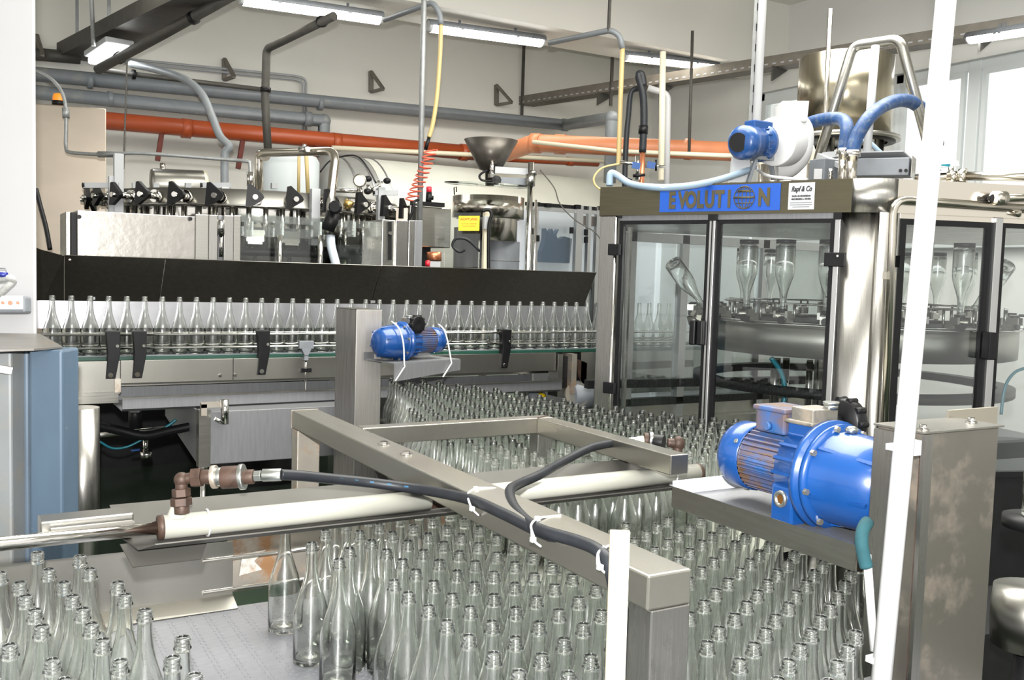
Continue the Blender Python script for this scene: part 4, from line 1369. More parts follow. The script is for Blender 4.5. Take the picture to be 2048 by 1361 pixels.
part('top_edge', MB().cyl((xs_t[0] - .1, YHt, zhi), (xs_t[3], YHt, zhi), .005, seg=8), STEEL, t)
for x, y in ((138, 521), (225, 528)):
    c = ht(x, y)
    part('rivet', MB().ball((c.x, YHt - .035, c.z), .01, 8), CHROME, t)
for x in (.6, 2.2, 3.9):
    part('hood_stay', MB().bar((x, YHb + .03, .9), (x, YHb + .03, zlo + .03), .03, .03), STEEL_DULL, t)
part('back_guide', MB().bb((xL, YHb - .03, 1.245), (xs_b[3] + .02, YHb - .024, zlo + .01)), HOODB, t)
part('back_guide_lip', MB().bb((xL, YHb - .03, 1.10), (xR, YHb + .02, 1.15)), DARKM, t)

# ================================================================== bottle fields
# hexagonal packing rotated to the belt, front crowd on the low belt
def inside(p, poly):
    r = False
    n = len(poly)
    for i in range(n):
        a_, b_ = poly[i], poly[(i + 1) % n]
        if (a_[1] > p[1]) != (b_[1] > p[1]):
            if p[0] < (b_[0] - a_[0]) * (p[1] - a_[1]) / (b_[1] - a_[1]) + a_[0]:
                r = not r
    return r
ZTB, ZTM = .60, .70
def field(poly, ang, origin, s=.0905, jit=.003):
    u = V((math.cos(ang), math.sin(ang), 0))
    v = V((-math.sin(ang), math.cos(ang), 0))
    out = []
    for j in range(-70, 70):
        for i in range(-70, 70):
            p = V((origin[0], origin[1], 0)) + u * s * (i + (j % 2) * .5) + v * s * .866 * j
            if inside((p.x, p.y), poly):
                out.append((p.x + random.uniform(-jit, jit), p.y + random.uniform(-jit, jit)))
    return out
lat = math.atan2(R0.y, R0.x)
o0 = PZ(1034, 1275, ZTB + .31)
polyF = [(.80, 2.20), (.83, 2.05), (.80, .7), (1.95, .7), (1.95, 1.2), (2.02, 2.12), (1.37, 2.12), (1.30, 2.60), (.80, 2.60)]
F1 = []
for (x, y) in field(polyF, lat + .01, (o0.x, o0.y)):
    tx, ty, td = pix((x, y, ZTB + .31))
    if 1.68 < x < 2.0 and y < 1.42:
        continue
    if td < .6 or ty > 1440 or tx < 200 or tx > 1790 or (tx > 1715 and y < 1.5):
        continue
    if 2.06 < y < 2.36 and False:
        continue
    if .96 < x < 1.15 and 1.18 < y < 1.36:
        continue
    F1.append((x, y))
for (x, y) in F1:
    if (V((x, y)) - V((.757, 2.28))).length < .086 or (V((x, y)) - V((.759, 2.515))).length < .086 or (V((x, y)) - V((.769, 2.127))).length < .086:
        continue
    if x < 1.07:
        bottle((x, y, ZTB), 'clear empty bottle in the dense crowd between the open belt and the hose-carrying steel beam', 'crowd of bottles on the open side of the beam')
    else:
        bottle((x, y, ZTB), 'clear empty bottle in the dense crowd between the hose-carrying steel beam and the drive housing', 'crowd of bottles on the motor side of the beam')
bottle((.759, 2.515, ZTB), 'clear bottle at the outer corner of the crowd beside the rusty side rail', 'crowd of bottles on the open side of the beam')
bottle((.757, 2.28, ZTB), 'clear bottle second from the outer corner, nearest the open belt', 'crowd of bottles on the open side of the beam')
bottle((.772, 2.12, ZTB), 'clear bottle third along the open edge of the crowd', 'crowd of bottles on the open side of the beam')
# small crowd near the pillar side
tops = [(40, 1165), (235, 1165), (290, 1220), (365, 1275), (75, 1105), (100, 1112), (180, 1138), (345, 1315), (52, 1192), (70, 1220), (83, 1252), (100, 1280), (128, 1165), (145, 1192), (165, 1218), (183, 1248),
        (160, 1112), (212, 1190), (250, 1190), (205, 1280), (240, 1322), (105, 1320), (140, 1330), (20, 1290), (12, 1325), (15, 1230), (4, 1150), (60, 1350), (200, 1345), (388, 1350), (10, 1110)]
placed = []
for x, y in tops:
    p = PZ(x, y, ZTB + .31)
    if all((V((p.x, p.y)) - q).length > .083 for q in placed):
        placed.append(V((p.x, p.y)))
# fill with packed rows
o1 = PZ(40, 1165, ZTB + .31)
polyL = [(-.45, .9), (.20, .9), (.30, 1.60), (.30, 2.05), (.17, 2.45), (-.45, 2.45)]
for x, y in field(polyL, lat + .35, (o1.x, o1.y), .0905, .004):
    tx, ty, td = pix((x, y, ZTB + .31))
    if ty > 1430 or td < .6 or tx < -90 or tx > 400:
        continue
    if all((V((x, y)) - q).length > .084 for q in placed):
        placed.append(V((x, y)))
for q in placed:
    bottle((q.x, q.y, ZTB), 'clear empty bottle in the smaller crowd on the belt below the chrome piston rod', 'smaller crowd of bottles on the low belt')
# crowd on the middle table
polyM = [(1.45, 2.38), (1.45, 3.0), (1.72, 3.9), (1.98, 4.75), (2.06, 4.9), (2.40, 4.32), (2.56, 3.55), (2.80, 3.14), (3.0, 2.98), (3.02, 2.85), (2.55, 2.75), (2.30, 2.40), (2.0, 2.38)]
o2 = PZ(1205, 816, ZTM + .31)
FM = field(polyM, lat - .25, (o2.x, o2.y), .0905, .003)
def vis(p):
    tx, ty, td = pix((p[0], p[1], ZTM + .31))
    return td
FM.sort(key=vis)
mid_ind, mid_rest = [], []
for p in FM:
    tx, ty, td = pix((p[0], p[1], ZTM + .31))
    if 1.69 < p[0] < 1.85 and 2.75 < p[1] < 2.91:
        continue
    if 700 < tx < 1500:
        (mid_ind if NB[0] + len(mid_ind) < 298 else mid_rest).append(p)
for p in mid_ind:
    bottle((p[0], p[1], ZTM), 'clear bottle on the middle table seen through the square steel frame', 'bottles on the middle table')
low = [BP[i] for i in (0, 3, 5, 7, 9, 11, 13, 15, 17, 18, 20, 22, 24, 27, 31, 32, 34, 36, 38, 40, 42, 44, 45, 46, 48)]
m = MB()
for p in mid_rest:
    m.lathe(low, (p[0], p[1], ZTM), seg=14)
o = solo('bottle_crowd', m, BOTTLE, 'mass of clear bottles on the middle table between conveyor and glazed machine', 'bottle')
o['kind'] = 'stuff'

# belts and table
t = thing('accumulation_table', 'low bottle table with a pale grey linked plastic belt', 'conveyor', V((.9, 1.8, 0)))
bx0, bx1, by0, by1 = -.55, 2.25, .3, 2.78
part('belt_bed', MB().bb((bx0, by0, ZTB - .05), (bx1, 2.29, ZTB - .008)).bb((bx0, 2.29, ZTB - .05), (1.35, by1, ZTB - .008)), mat('belt_gap', (.15, .155, .17), .5), t)
m = MB()
# linked belt: long slats across the belt with a raised row of hinge knuckles every few centimetres
def belt_slats(x0, x1, y0, y1):
    y = y0
    while y < y1 - .02:
        m.bb((x0, y, ZTB - .010), (x1, y + .0249, ZTB - .0009))
        y += .0254
    x = x0 + .02
    while x < x1 - .02:
        for o_ in (0, .011):
            y = y0 + (.0 if o_ == 0 else .0127)
            while y < y1 - .03:
                if pix((x, y, ZTB))[1] < 1420:
                    m.bb((x + o_, y + .004, ZTB - .0015), (x + o_ + .0055, y + .017, ZTB + .0004))
                y += .0254
        x += .0508
belt_slats(bx0, 1.35, by0, by1)
belt_slats(1.352, bx1, by0, 2.29)
part('belt_links', m, BELTM, t, kind='stuff')
part('table_leg', MB().bb((bx0, by0, 0), (bx0 + .08, by0 + .08, ZTB - .05)), STEEL, t)
part('table_leg', MB().bb((bx1 - .08, 2.15, 0), (bx1, 2.23, ZTB - .05)), STEEL, t)
part('table_leg', MB().bb((bx0, by1 - .08, 0), (bx0 + .08, by1, ZTB - .05)), STEEL, t)
# guard plate with bent foot, and the rusty open side rail
part('guard_plate', MB().sheet([((-.9, 2.80, .80), (.688, 2.80, .785)), ((-.9, 2.80, .63), (.688, 2.80, .625)), ((-.9, 2.735, .603), (.688, 2.735, .603))], .004), STEEL_H, t, label='wide bright guard plate with a bent foot')
part('side_rail', MB().bb((.69, 2.86, .61), (1.42, 2.875, .79)), STEEL_RUST, t)
part('rail_rod', MB().cyl((.60, 2.80, .735), (1.4, 2.80, .735), .006, seg=8), CHROME, t)
part('rail_rod', MB().cyl((.60, 2.80, .64), (1.4, 2.80, .64), .006, seg=8), CHROME, t)
part('torn_sticker', MB().prism([V((.72, 2.855, .66)), V((.79, 2.855, .67)), V((.765, 2.855, .70)), V((.80, 2.855, .73)), V((.73, 2.855, .725))], (0, -.003, 0)), mat('torn_sticker', (.62, .58, .52), .7, 0, 60, .4, .3, dirt=(.4, .2, .08), dscale=30), t)
t = thing('middle_table', 'raised middle bottle table between the steel frame and the conveyor', 'conveyor', V((2.2, 3.5, 0)))
pm = [V((1.38, 2.33, 0)), V((1.38, 3.05, 0)), V((1.66, 3.95, 0)), V((1.92, 4.86, 0)), V((2.12, 4.98, 0)), V((2.5, 4.4, 0)), V((2.62, 3.6, 0)), V((2.9, 3.24, 0)), V((3.14, 3.0, 0)), V((3.1, 2.33, 0))]
part('table_top', MB().prism([p + UP * (ZTM - .04) for p in pm][::-1], (0, 0, .038)), mat('mid_belt', (.5, .5, .44), .4, .1, 30, .1), t)
part('edge_rail', MB().tube([p + UP * (ZTM + .06) for p in pm[1:5]], .01, 8), STEEL, t)
part('edge_plate', MB().sheet([((p.x, p.y, ZTM + .05), (p.x, p.y, ZTM - .12)) for p in pm[0:5]], .004), DARKM, t)
for x, y in ((1.5, 2.5), (2.1, 4.6), (2.9, 2.6)):
    part('table_leg', MB().cyl((x, y, 0), (x, y, ZTM - .03), .03), STEEL, t)
# ================================================================== glazed rinsing machine
ZH1, ZH0 = 2.04, 1.90
A0 = PZ(1207, 376, ZH1); A0.z = 0
B0 = PZ(1752, 357, ZH1); B0.z = 0
D0 = PZ(2048, 373, ZH1); D0.z = 0
fd = (B0 - A0).normalized(); fl = (B0 - A0).length
fn = V((fd.y, -fd.x, 0))
if fn.dot(V((-A0.x, -A0.y, 0))) < 0: fn = -fn
rd = (D0 - B0).normalized()
rn = V((rd.y, -rd.x, 0))
if rn.dot(V((-B0.x, -B0.y, 0))) < 0: rn = -rn
B1 = B0 + rd * .03
def fu(x, y=430): return (PPL(x, y, A0, fn) - A0).dot(fd)
def fz(x, y): return PPL(x, y, A0, fn).z
def ru(x, y=440): return (PPL(x, y, B0, rn) - B0).dot(rd)
def rz(x, y): return PPL(x, y, B0, rn).z
def F(u, z, o=0): return A0 + fd * u + fn * o + UP * z
def Rr(u, z, o=0): return B0 + rd * u + rn * o + UP * z
def fbox(mb, u0, u1, z0, z1, o0=0, o1=.03, face=F):
    return mb.prism([face(u0, z0, o0), face(u1, z0, o0), face(u1, z0, o1), face(u0, z0, o1)], (0, 0, z1 - z0))
M_ = thing('rinsing_machine', 'large glazed stainless bottle rinsing machine with a blue sign on its header', 'bottling machine', (A0 + B0) / 2)
E1 = B0 + rd * 2.6
E2 = E1 + V((.6, 2.4, 0))
E3 = V((3.80, 5.08, 0))
roof = [A0, B0, E1, E2, E3]
# header: front and side bands with a rounded corner between
cr_ = []
pA, pB, pC = B0 - fd * .085, B0, B0 + rd * .085
for k in range(9):
    s_ = k / 8
    cr_.append(pA * (1 - s_) ** 2 + pB * 2 * s_ * (1 - s_) + pC * s_ * s_)
def band(name, pts, z0, z1, th, mt, bev=0, **k):
    rows = [(p + UP * z1, p + UP * z0) for p in pts]
    return part(name, MB().sheet(rows, th, k.get('smooth', False)), mt, M_, bevel=bev)
off = .03
def outp(p, o):  # push outwards from the centre of the machine
    c = V((3.96, 3.37, 0))
    return p + (p - c).normalized() * o
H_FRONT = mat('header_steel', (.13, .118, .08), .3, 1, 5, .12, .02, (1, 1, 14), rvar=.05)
def corner(o, w, n=10):
    a_, b_ = B0 - fd * w + fn * o, B0 + rd * w + rn * o
    c_ = B0 + (fn + rn) * (o / (1 + fn.dot(rn)))
    return [a_ * (1 - k / n) ** 2 + c_ * 2 * (k / n) * (1 - k / n) + b_ * (k / n) ** 2 for k in range(n + 1)]
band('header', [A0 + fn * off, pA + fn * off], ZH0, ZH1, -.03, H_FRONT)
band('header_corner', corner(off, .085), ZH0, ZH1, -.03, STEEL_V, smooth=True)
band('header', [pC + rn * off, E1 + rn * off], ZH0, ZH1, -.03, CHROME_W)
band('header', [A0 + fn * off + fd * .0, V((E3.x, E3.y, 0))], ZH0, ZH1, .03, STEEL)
part('roof_sheet', MB().prism([p + UP * (ZH1 - .012) for p in [A0 + fn * .02, B0 + fn * .0, E1, E2, E3]], (0, 0, .01)), STEEL, M_)
part('under_roof', MB().prism([p + UP * (ZH0 + .0) for p in [A0, B0, E1, E2, E3]], (0, 0, .01)), STEEL, M_)
# front face parts
zB = .80
uP = fu(1240); uM0, uM1 = fu(1425), fu(1436.5)
uR0, uR1 = fu(1675), fu(1686)
part('side_post', fbox(MB(), 0, uP - .012, .1, ZH0, -.03, .02), STEEL_V, M_, bevel=.003)
part('hinge_rail', MB().cyl(F(uP - .004, .12, .026), F(uP - .004, ZH0 - .01, .026), .008), CHROME, M_)
def door(u0, u1, z0, z1, face, fr=.022, mt=BLACK, parent=M_, topalu=True, hx=None):
    d = MB()
    for a_, b_, c_, e_ in ((u0, u0 + fr, z0, z1), (u1 - fr, u1, z0, z1), (u0 + fr, u1 - fr, z1 - fr * .8, z1), (u0 + fr, u1 - fr, z0, z0 + fr)):
        fbox(d, a_, b_, c_, e_, -.012, .014, face)
    o = part('door', d, mt, parent)
    part('glass_pane', fbox(MB(), u0 + fr * .6, u1 - fr * .6, z0 + fr * .6, z1 - fr * .5, -.001, .004, face), PANE, o)
    return o
zTop = fz(1350, 441)
d1 = door(fu(1243), fu(1425.5), .885, zTop, F)
part('inner_post', fbox(MB(), fu(1253), fu(1259), .91, zTop - .03, -.035, -.015), STEEL, d1)
d2 = door(fu(1436), fu(1675), .80, zTop, F)
part('mullion', fbox(MB(), uM0, uM1, .12, ZH0 - .01, -.02, .028), ALU, M_, bevel=.002)
part('mullion_groove', fbox(MB(), (uM0 + uM1) / 2 - .003, (uM0 + uM1) / 2 + .003, .12, ZH0 - .015, .028, .030), DARKM, M_)
part('hinge_post', fbox(MB(), uR0, uR1, .12, ZH0 - .01, -.02, .028), ALU, M_, bevel=.002)
part('top_rail', fbox(MB(), uP, uR1, zTop, ZH0, -.02, .012), STEEL_DULL, M_)
part('corner_cap', fbox(MB(), uM0 - .006, uM1 + .006, ZH0 - .03, ZH0, -.01, .034), BLACK, M_)
part('corner_cap', fbox(MB(), uR0 - .006, uR1 + .006, ZH0 - .03, ZH0, -.01, .034), BLACK, M_)
part('corner_cap', fbox(MB(), fu(1243), fu(1247), ZH0 - .012, ZH0, -.01, .03), BLACK, M_)
part('base_rail', fbox(MB(), uP, uM0, .858, .885, -.02, .014), BLACK, M_)
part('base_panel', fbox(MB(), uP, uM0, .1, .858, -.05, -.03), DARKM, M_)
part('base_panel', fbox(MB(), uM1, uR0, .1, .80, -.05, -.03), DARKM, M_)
# hinges and handles
for x, y in ((1234, 500), (1222, 775)):
    z = fz(x, y)
    u = uP - .004
    h = part('hinge', fbox(MB(), u - .035, u + .03, z - .028, z + .028, .02, .04), BLACK, M_, bevel=.003)
    part('screw', MB().cyl(F(u + .015, z + .015, .04), F(u + .015, z + .015, .044), .005).cyl(F(u + .015, z - .015, .04), F(u + .015, z - .015, .044), .005), DARKM, h)
z = fz(1680, 520)
h = part('hinge', fbox(MB(), uR0 - .035, uR1 + .03, z - .03, z + .03, .02, .04), BLACK, M_, bevel=.003)
part('screw', MB().cyl(F(uR1, z + .015, .04), F(uR1, z + .015, .044), .005), CHROME, h)
z0_, z1_ = fz(1412, 690), fz(1412, 641)
m = fbox(MB(), fu(1402), fu(1414), z0_, z1_, .02, .075)
m2 = fbox(MB(), fu(1416), fu(1428), z0_, z1_, .02, .07)
h = part('door_handle', m, BLACK, M_, bevel=.006)
part('door_handle', m2, BLACK, M_, bevel=.006)
# rounded stainless corner column
cpts = [F(fu(1688), 0, .012)]
cc = B0
a_ = F(fl - .09, 0, .012); b_ = Rr(.09, 0, .012)
for k in range(9):
    s_ = k / 8
    cpts.append(a_ * (1 - s_) ** 2 + (outp(cc, .012)) * 2 * s_ * (1 - s_) + b_ * s_ * s_)
uRd = ru(1797)
cpts.append(Rr(ru(1752), 0, .012))
cpts = [F(fu(1688), 0, .012)] + corner(.012, .09) + [Rr(ru(1752), 0, .012)]
band('corner_column', cpts, .1, ZH0, -.02, STEEL_V, smooth=True)
part('column_panel', fbox(MB(), ru(1752), uRd, .1, ZH0, -.03, .010, Rr), STEEL_H, M_)
# side face doors
zTr = rz(1900, 442)
mull0, mull1 = ru(1984), ru(1998)
door(uRd, mull0, .78, zTr, Rr, .03)
part('mullion', fbox(MB(), mull0, mull1, .12, ZH0, -.02, .028, Rr), ALU, M_, bevel=.002)
door(mull1, mull1 + .75, .78, zTr, Rr, .025)
part('top_rail', fbox(MB(), uRd, 2.6, zTr, ZH0, -.02, .012, Rr), CHROME_W, M_)
part('mullion', fbox(MB(), mull1 + .75, mull1 + .80, .12, ZH0, -.02, .028, Rr), ALU, M_)
door(mull1 + .80, 2.55, .78, zTr, Rr, .025)
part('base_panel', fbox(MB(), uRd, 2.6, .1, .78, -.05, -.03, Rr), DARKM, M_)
z0_, z1_ = rz(1985, 718), rz(1985, 664)
part('door_handle', fbox(MB(), ru(1972), ru(1990), z0_, z1_, .02, .07, Rr), BLACK, M_, bevel=.006)
part('hinge', fbox(MB(), ru(1793), ru(1799), rz(1797, 535), rz(1797, 512), .012, .04, Rr), BLACK, M_)
# far wall
yf = 5.08
part('far_panel', MB().bb((3.80, yf, .1), (E2.x, yf + .03, .74)), STEEL_W, M_)
part('far_rail', MB().bb((3.80, yf - .03, .74), (E2.x, yf + .03, .79)), BLACK, M_)
part('far_rail', MB().bb((3.80, yf - .03, 1.84), (E2.x, yf + .03, ZH0)), ALU, M_)
part('far_rail', MB().bb((3.80, yf - .05, .64), (E2.x, yf - .0, .655)), STEEL, M_)
for x in (3.80, 4.25, 5.0, 5.7):
    part('far_post', MB().bb((x, yf - .03, .1), (x + .06, yf + .03, ZH0)), ALU, M_)
part('far_glass', MB().bb((3.80, yf, .79), (E2.x, yf + .006, 1.84)), PANE, M_)
part('pan', MB().prism([p + UP * .62 for p in [A0 - fn * .1 + fd * .05, B0 - fn * .1 - rn * .1, E1 - rn * .1, E2 - V((.1, .1, 0)), E3 - V((-.05, .15, 0))]], (0, 0, .02)), STEEL_DULL, M_)
# cross beams inside
part('inner_frame', MB().bar((3.25, 4.7, .95), (4.9, 4.5, .95), .05, .05).bar((3.2, 4.2, .72), (4.6, 3.9, .72), .05, .05).bar((3.9, 2.9, .80), (5.4, 2.7, .80), .06, .08), DARKM, M_)
for x, y0_, y1_, dd in ((1573, 716, 836, 4.55), (1552, 716, 836, 4.8), (1620, 720, 836, 4.8), (1640, 720, 836, 4.9)):
    part('inner_column', MB().cyl(P(x, y0_, dd), P(x - 6, y1_, dd), .016 if x != 1552 else .024), CHROME if x == 1573 else STEEL, M_)
part('lift_cylinder', MB().cyl(F(fu(1407), 1.34, -.1), F(fu(1407) - .0, .70, -.1), .022).cyl(F(fu(1407), 1.34, -.1), F(fu(1407), 1.28, -.1), .026), CHROME, M_)
part('air_tube', MB().tube([P(1542, 716, 4.5), P(1562, 745, 4.5), P(1570, 780, 4.5), P(1566, 815, 4.5), P(1562, 836, 4.5)], .012, 8, 6), TEALP, M_)
part('air_tube', MB().tube([P(2060, 735, 4.3), P(2030, 745, 4.3), P(2010, 775, 4.3), P(2002, 830, 4.3)], .007, 8, 6), TEALP, M_)
# turntable
TC = V((3.96, 3.37, 0)); TR = .80
part('turntable_band', MB().lathe([(TR - .03, 1.405), (TR - .02, 1.40), (TR - .02, 1.265), (TR - .04, 1.26)], TC, seg=72), STEEL_H, M_)
part('turntable_ring', MB().lathe([(TR - .12, 1.415), (TR, 1.415), (TR + .01, 1.41), (TR, 1.402), (TR - .12, 1.402)], TC, seg=72), CHROME, M_)
part('turntable_plate', MB().lathe([(0, 1.40), (TR - .05, 1.40), (TR - .05, 1.385), (0, 1.385)], TC, seg=48), DARKM, M_)
part('center_column', MB().lathe([(.16, 0), (.16, 1.39), (.16, 1.5), (.1, 1.52), (.1, ZH0)], TC, seg=28), STEEL, M_)
part('under_ring', MB().lathe([(TR - .1, 1.12), (TR - .02, 1.12), (TR - .02, 1.08), (TR - .1, 1.08)], TC, seg=48), DARKM, M_)
part('inner_rail', MB().lathe([(TR - .18, 1.50), (TR - .17, 1.505), (TR - .16, 1.50), (TR - .17, 1.495), (TR - .18, 1.50)], TC, seg=48), CHROME, M_)
first = None
NG = 26
for i in range(NG):
    an = 2 * PI * i / NG + .1
    if first is None:
        m = MB()
        r = TR - .03
        T = lambda x, y, z: TC + V((x, y, z))
        m.box(T(r - .0, 0, 1.435), (.06, .05, .035)).box(T(r + .03, .028, 1.455), (.05, .012, .03)).box(T(r + .03, -.028, 1.455), (.05, .012, .03))
        m.cyl(T(r - .05, .02, 1.42), T(r - .05, .02, 1.50), .006).cyl(T(r - .05, -.02, 1.42), T(r - .05, -.02, 1.50), .006).bar(T(r - .05, -.02, 1.50), T(r - .05, .02, 1.50), .01, .01)
        g = part('gripper', m, STEEL, M_)
        part('gripper_pad', MB().cyl(T(r + .03, 0, 1.462), T(r + .03, 0, 1.478), .021).cyl(T(r + .035, 0, 1.43), T(r + .05, 0, 1.43), .017), BLACK, g)
        # verts are relative to M_ origin; shift so that the object turns about the table axis
        for ob in (g, g.children[0]):
            ob.data.transform(Matrix.Translation(wloc(M_) - TC))
        g.location = TC - wloc(M_)
        g.rotation_euler.z = an
        first = g
    else:
        c = copy_tree(first, M_)
        c.location = first.location
        c.rotation_euler.z = an
# inverted bottles held on the turntable, with their dark base pads
padm = MB().cyl((0, 0, -.004), (0, 0, .006), .043, seg=20)
PADM = None
for i in range(NG):
    an = 2 * PI * i / NG + .1
    p = TC + V((math.cos(an), math.sin(an), 0)) * (TR + 0.0)
    tx, ty, td = pix((p.x, p.y, 1.6))
    if 1330 < tx < 1445 or tx > 1960:
        continue
    if i % 6 == 4 and not (1500 < tx < 1600):
        continue
    inv_n = globals().get('inv_n', 0) + 1
    b = bottle((p.x, p.y, 1.775), 'clear bottle held upside down on the rinsing turntable', 'inverted bottles on the turntable', (PI, 0, 0))
    b.name = 'inverted_bottle'
    NB[0] -= 1
    if PADM is None:
        o = part('base_pad', MB().cyl((b.location.x, b.location.y, b.location.z - .002), (b.location.x, b.location.y, b.location.z + .016), .0435, seg=20), BLACK, b)
        o.data.transform(Matrix.Rotation(PI, 4, 'X'))
        PADM = o.data
    else:
        o = bpy.data.objects.new('base_pad', PADM)
        COL.objects.link(o)
        o.parent = b
inv = [o for o in COL.objects if o.name.startswith('inverted_bottle')]
inv.sort(key=lambda o: pix((o.location.x, o.location.y, 1.7))[2])
near_ = [o for o in inv if pix((o.location.x, o.location.y, 1.7))[2] < 5.0]
far_ = [o for o in inv if o not in near_]
for grp, wd in ((near_, 'nearer'), (far_, 'farther')):
    grp.sort(key=lambda o: pix((o.location.x, o.location.y, 1.7))[0])
    for k, o in enumerate(grp, 1):
        o['label'] = 'upside-down bottle, %s from the door handle on the %s side of the turntable' % (ordinal(k), wd)
def tilted(px, py, qx, qy, dd, label, dq=0):
    top, neck = P(px, py, dd), P(qx, qy, dd + dq)
    d = (neck - top).normalized()
    b = bottle(top, label, 'inverted bottles on the turntable', d.to_track_quat('Z', 'Y').to_euler())
    b.name = 'inverted_bottle'
    b.location = neck - d * .31
    NB[0] -= 1
tilted(1356, 541, 1412, 620, 4.75, 'clear bottle tipping over at the edge of the turntable behind the door handle', -.1)
tilted(2003, 545, 1944, 622, 4.6, 'clear bottle tipping outwards behind the side door mullion', -.05)
m = MB()
for x, y, r in ((1392, 632, .03), (1400, 620, .025), (1384, 640, .028), (1405, 640, .03), (1393, 648, .022)):
    c = P(x, y, 4.72)
    m.box(c, (r * 1.6, r, r * 1.2), R=Matrix.Rotation(x * .7, 3, 'Y'))
part('turning_gripper', m, STEEL, M_)
# sign and label on the header
def hpt(px, py): return PPL(px, py, A0 + fn * .031, fn)
s0, s1 = hpt(1320, 400), hpt(1561, 392)
sc_ = (s0 + s1) / 2; sc_.z = (ZH0 + ZH1) / 2 + .002
sw = (V((s1.x, s1.y, 0)) - V((s0.x, s0.y, 0))).length
sg = part('sign_board', plate(sc_ + fn * .002, fd, UP, sw, .118, .002), SIGNBLUE, M_, label='blue sign reading EVOLUTION')
fnn = fd.cross(UP).normalized()
fs_ = 1 if fnn.dot(fn) > 0 else -1
def uof(px, py): return (hpt(px, py) - hpt(1320, 400)).dot(fd) - sw / 2
for ch, px in zip('EVOLUTI', (1345, 1366, 1383, 1401, 1420, 1440, 1459)):
    text(ch, sc_ + fd * uof(px, 395) + fn * .0035 - UP * .008, fd, UP, .104, SIGNINK, sg, sxs=.66, bold=.005)
text('N', sc_ + fd * uof(1529, 392) + fn * .0035 - UP * .004, fd, UP, .104, SIGNINK, sg, sxs=.7, bold=.005)
# globe standing in for the last O
gc = sc_ + fd * uof(1489, 393) + fn * .0035
m = MB()
for rx in (.048, .028, .010):
    pts = [gc + fd * math.cos(a) * rx + UP * math.sin(a) * .05 for a in [2 * PI * k / 32 for k in range(33)]]
    m.tube(pts, .0022, 5)
for zz in (-.025, 0, .025):
    w2 = .048 * math.sqrt(1 - (zz / .05) ** 2)
    m.tube([gc - fd * w2 + UP * zz, gc + fd * w2 + UP * zz], .002, 5)
m.tube([gc - fd * .05, gc + fd * .05], .005, 5)
m.tube([gc - fd * .03 + UP * .03, gc + fd * .03 + UP * .03], .004, 5)
part('globe_mark', m, SIGNINK, sg)
c0 = hpt(1603, 392); c0.z = sc_.z
lw = (hpt(1629, 392) - hpt(1577, 392)).length
lb = part('maker_plate', plate(c0 + fn * .002, fd, UP, lw, .115, .002), LABELW, M_, label='small silver plate with script lettering')
text('Rapf & Co', c0 + UP * .03 + fn * .004, fd, UP, .032, INK, lb, sxs=.66, bold=.0008, skew=.3)
text('KELLEREI- UND BRENNEREIBEDARF', c0 + UP * .0 + fn * .004, fd, UP, .0095, INK, lb, sxs=.55, bold=.0002)
text('MASCHINENBAU u. VERTRIEB', c0 - UP * .013 + fn * .004, fd, UP, .0095, INK, lb, sxs=.68, bold=.0002)
for k in range(3):
    part('small_print', plate(c0 - UP * (.028 + .009 * k) + fn * .0035, fd, UP, lw * (.85 - .2 * (k == 2)), .003, .001), GREY_P, lb)
# handrail pipe on the corner
def rp(x, y, o=.06): return PPL(x, y, B0 + rn * o, rn)
pp = [rp(1768, 860), rp(1786, 405), rp(1800, 399), rp(2060, 418)]
pp = [rp(1768, 860), rp(1787, 398), rp(2100, 420)]
t = thing('steam_pipe', 'polished pipe running down the machine corner and along its header', 'pipe', pp[0])
part('pipe_run', MB().bent(pp, .0165, .07, 14), CHROME_W, t)
part('pipe_clamp', MB().box(rp(1779, 552, .06), (.06, .02, .03)).cyl(rp(1779, 552, .06), rp(1762, 553, .01), .006), CHROME_W, t)
part('standoff', MB().cyl(rp(2036, 422, .06), rp(2036, 434, .0), .014), CHROME_W, t)
t = thing('pipe_stub', 'dark polished pipe union on the header under the window', 'pipe', rp(1996, 397, .03))
part('pipe_run', MB().cyl(rp(1990, 397, .08), rp(2090, 394, .08), .016), CHROME_W, t)
part('union_nut', MB().cyl(rp(1987, 397, .08), rp(2010, 397, .08), .03, seg=20), CHROME_W, t)
part('wall_flange', MB().cyl(rp(1978, 398, .0), rp(1990, 397, .08), .02), DARKM, t)

# ================================================================== things on the machine roof
# blower
bc = P(1570, 290, 4.6)
t = thing('blower', 'white plastic blower with a blue motor on the machine roof', 'blower', V((bc.x, bc.y, ZH1)))
axd = (P(1480, 285, 4.5) - P(1560, 285, 4.6)).normalized()
v = V((1, 0, 0))
ax_ = (P(1478, 283, 4.40) - P(1560, 285, 4.62)).normalized()
sh = P(1553, 290, 4.55)
pl_ = []
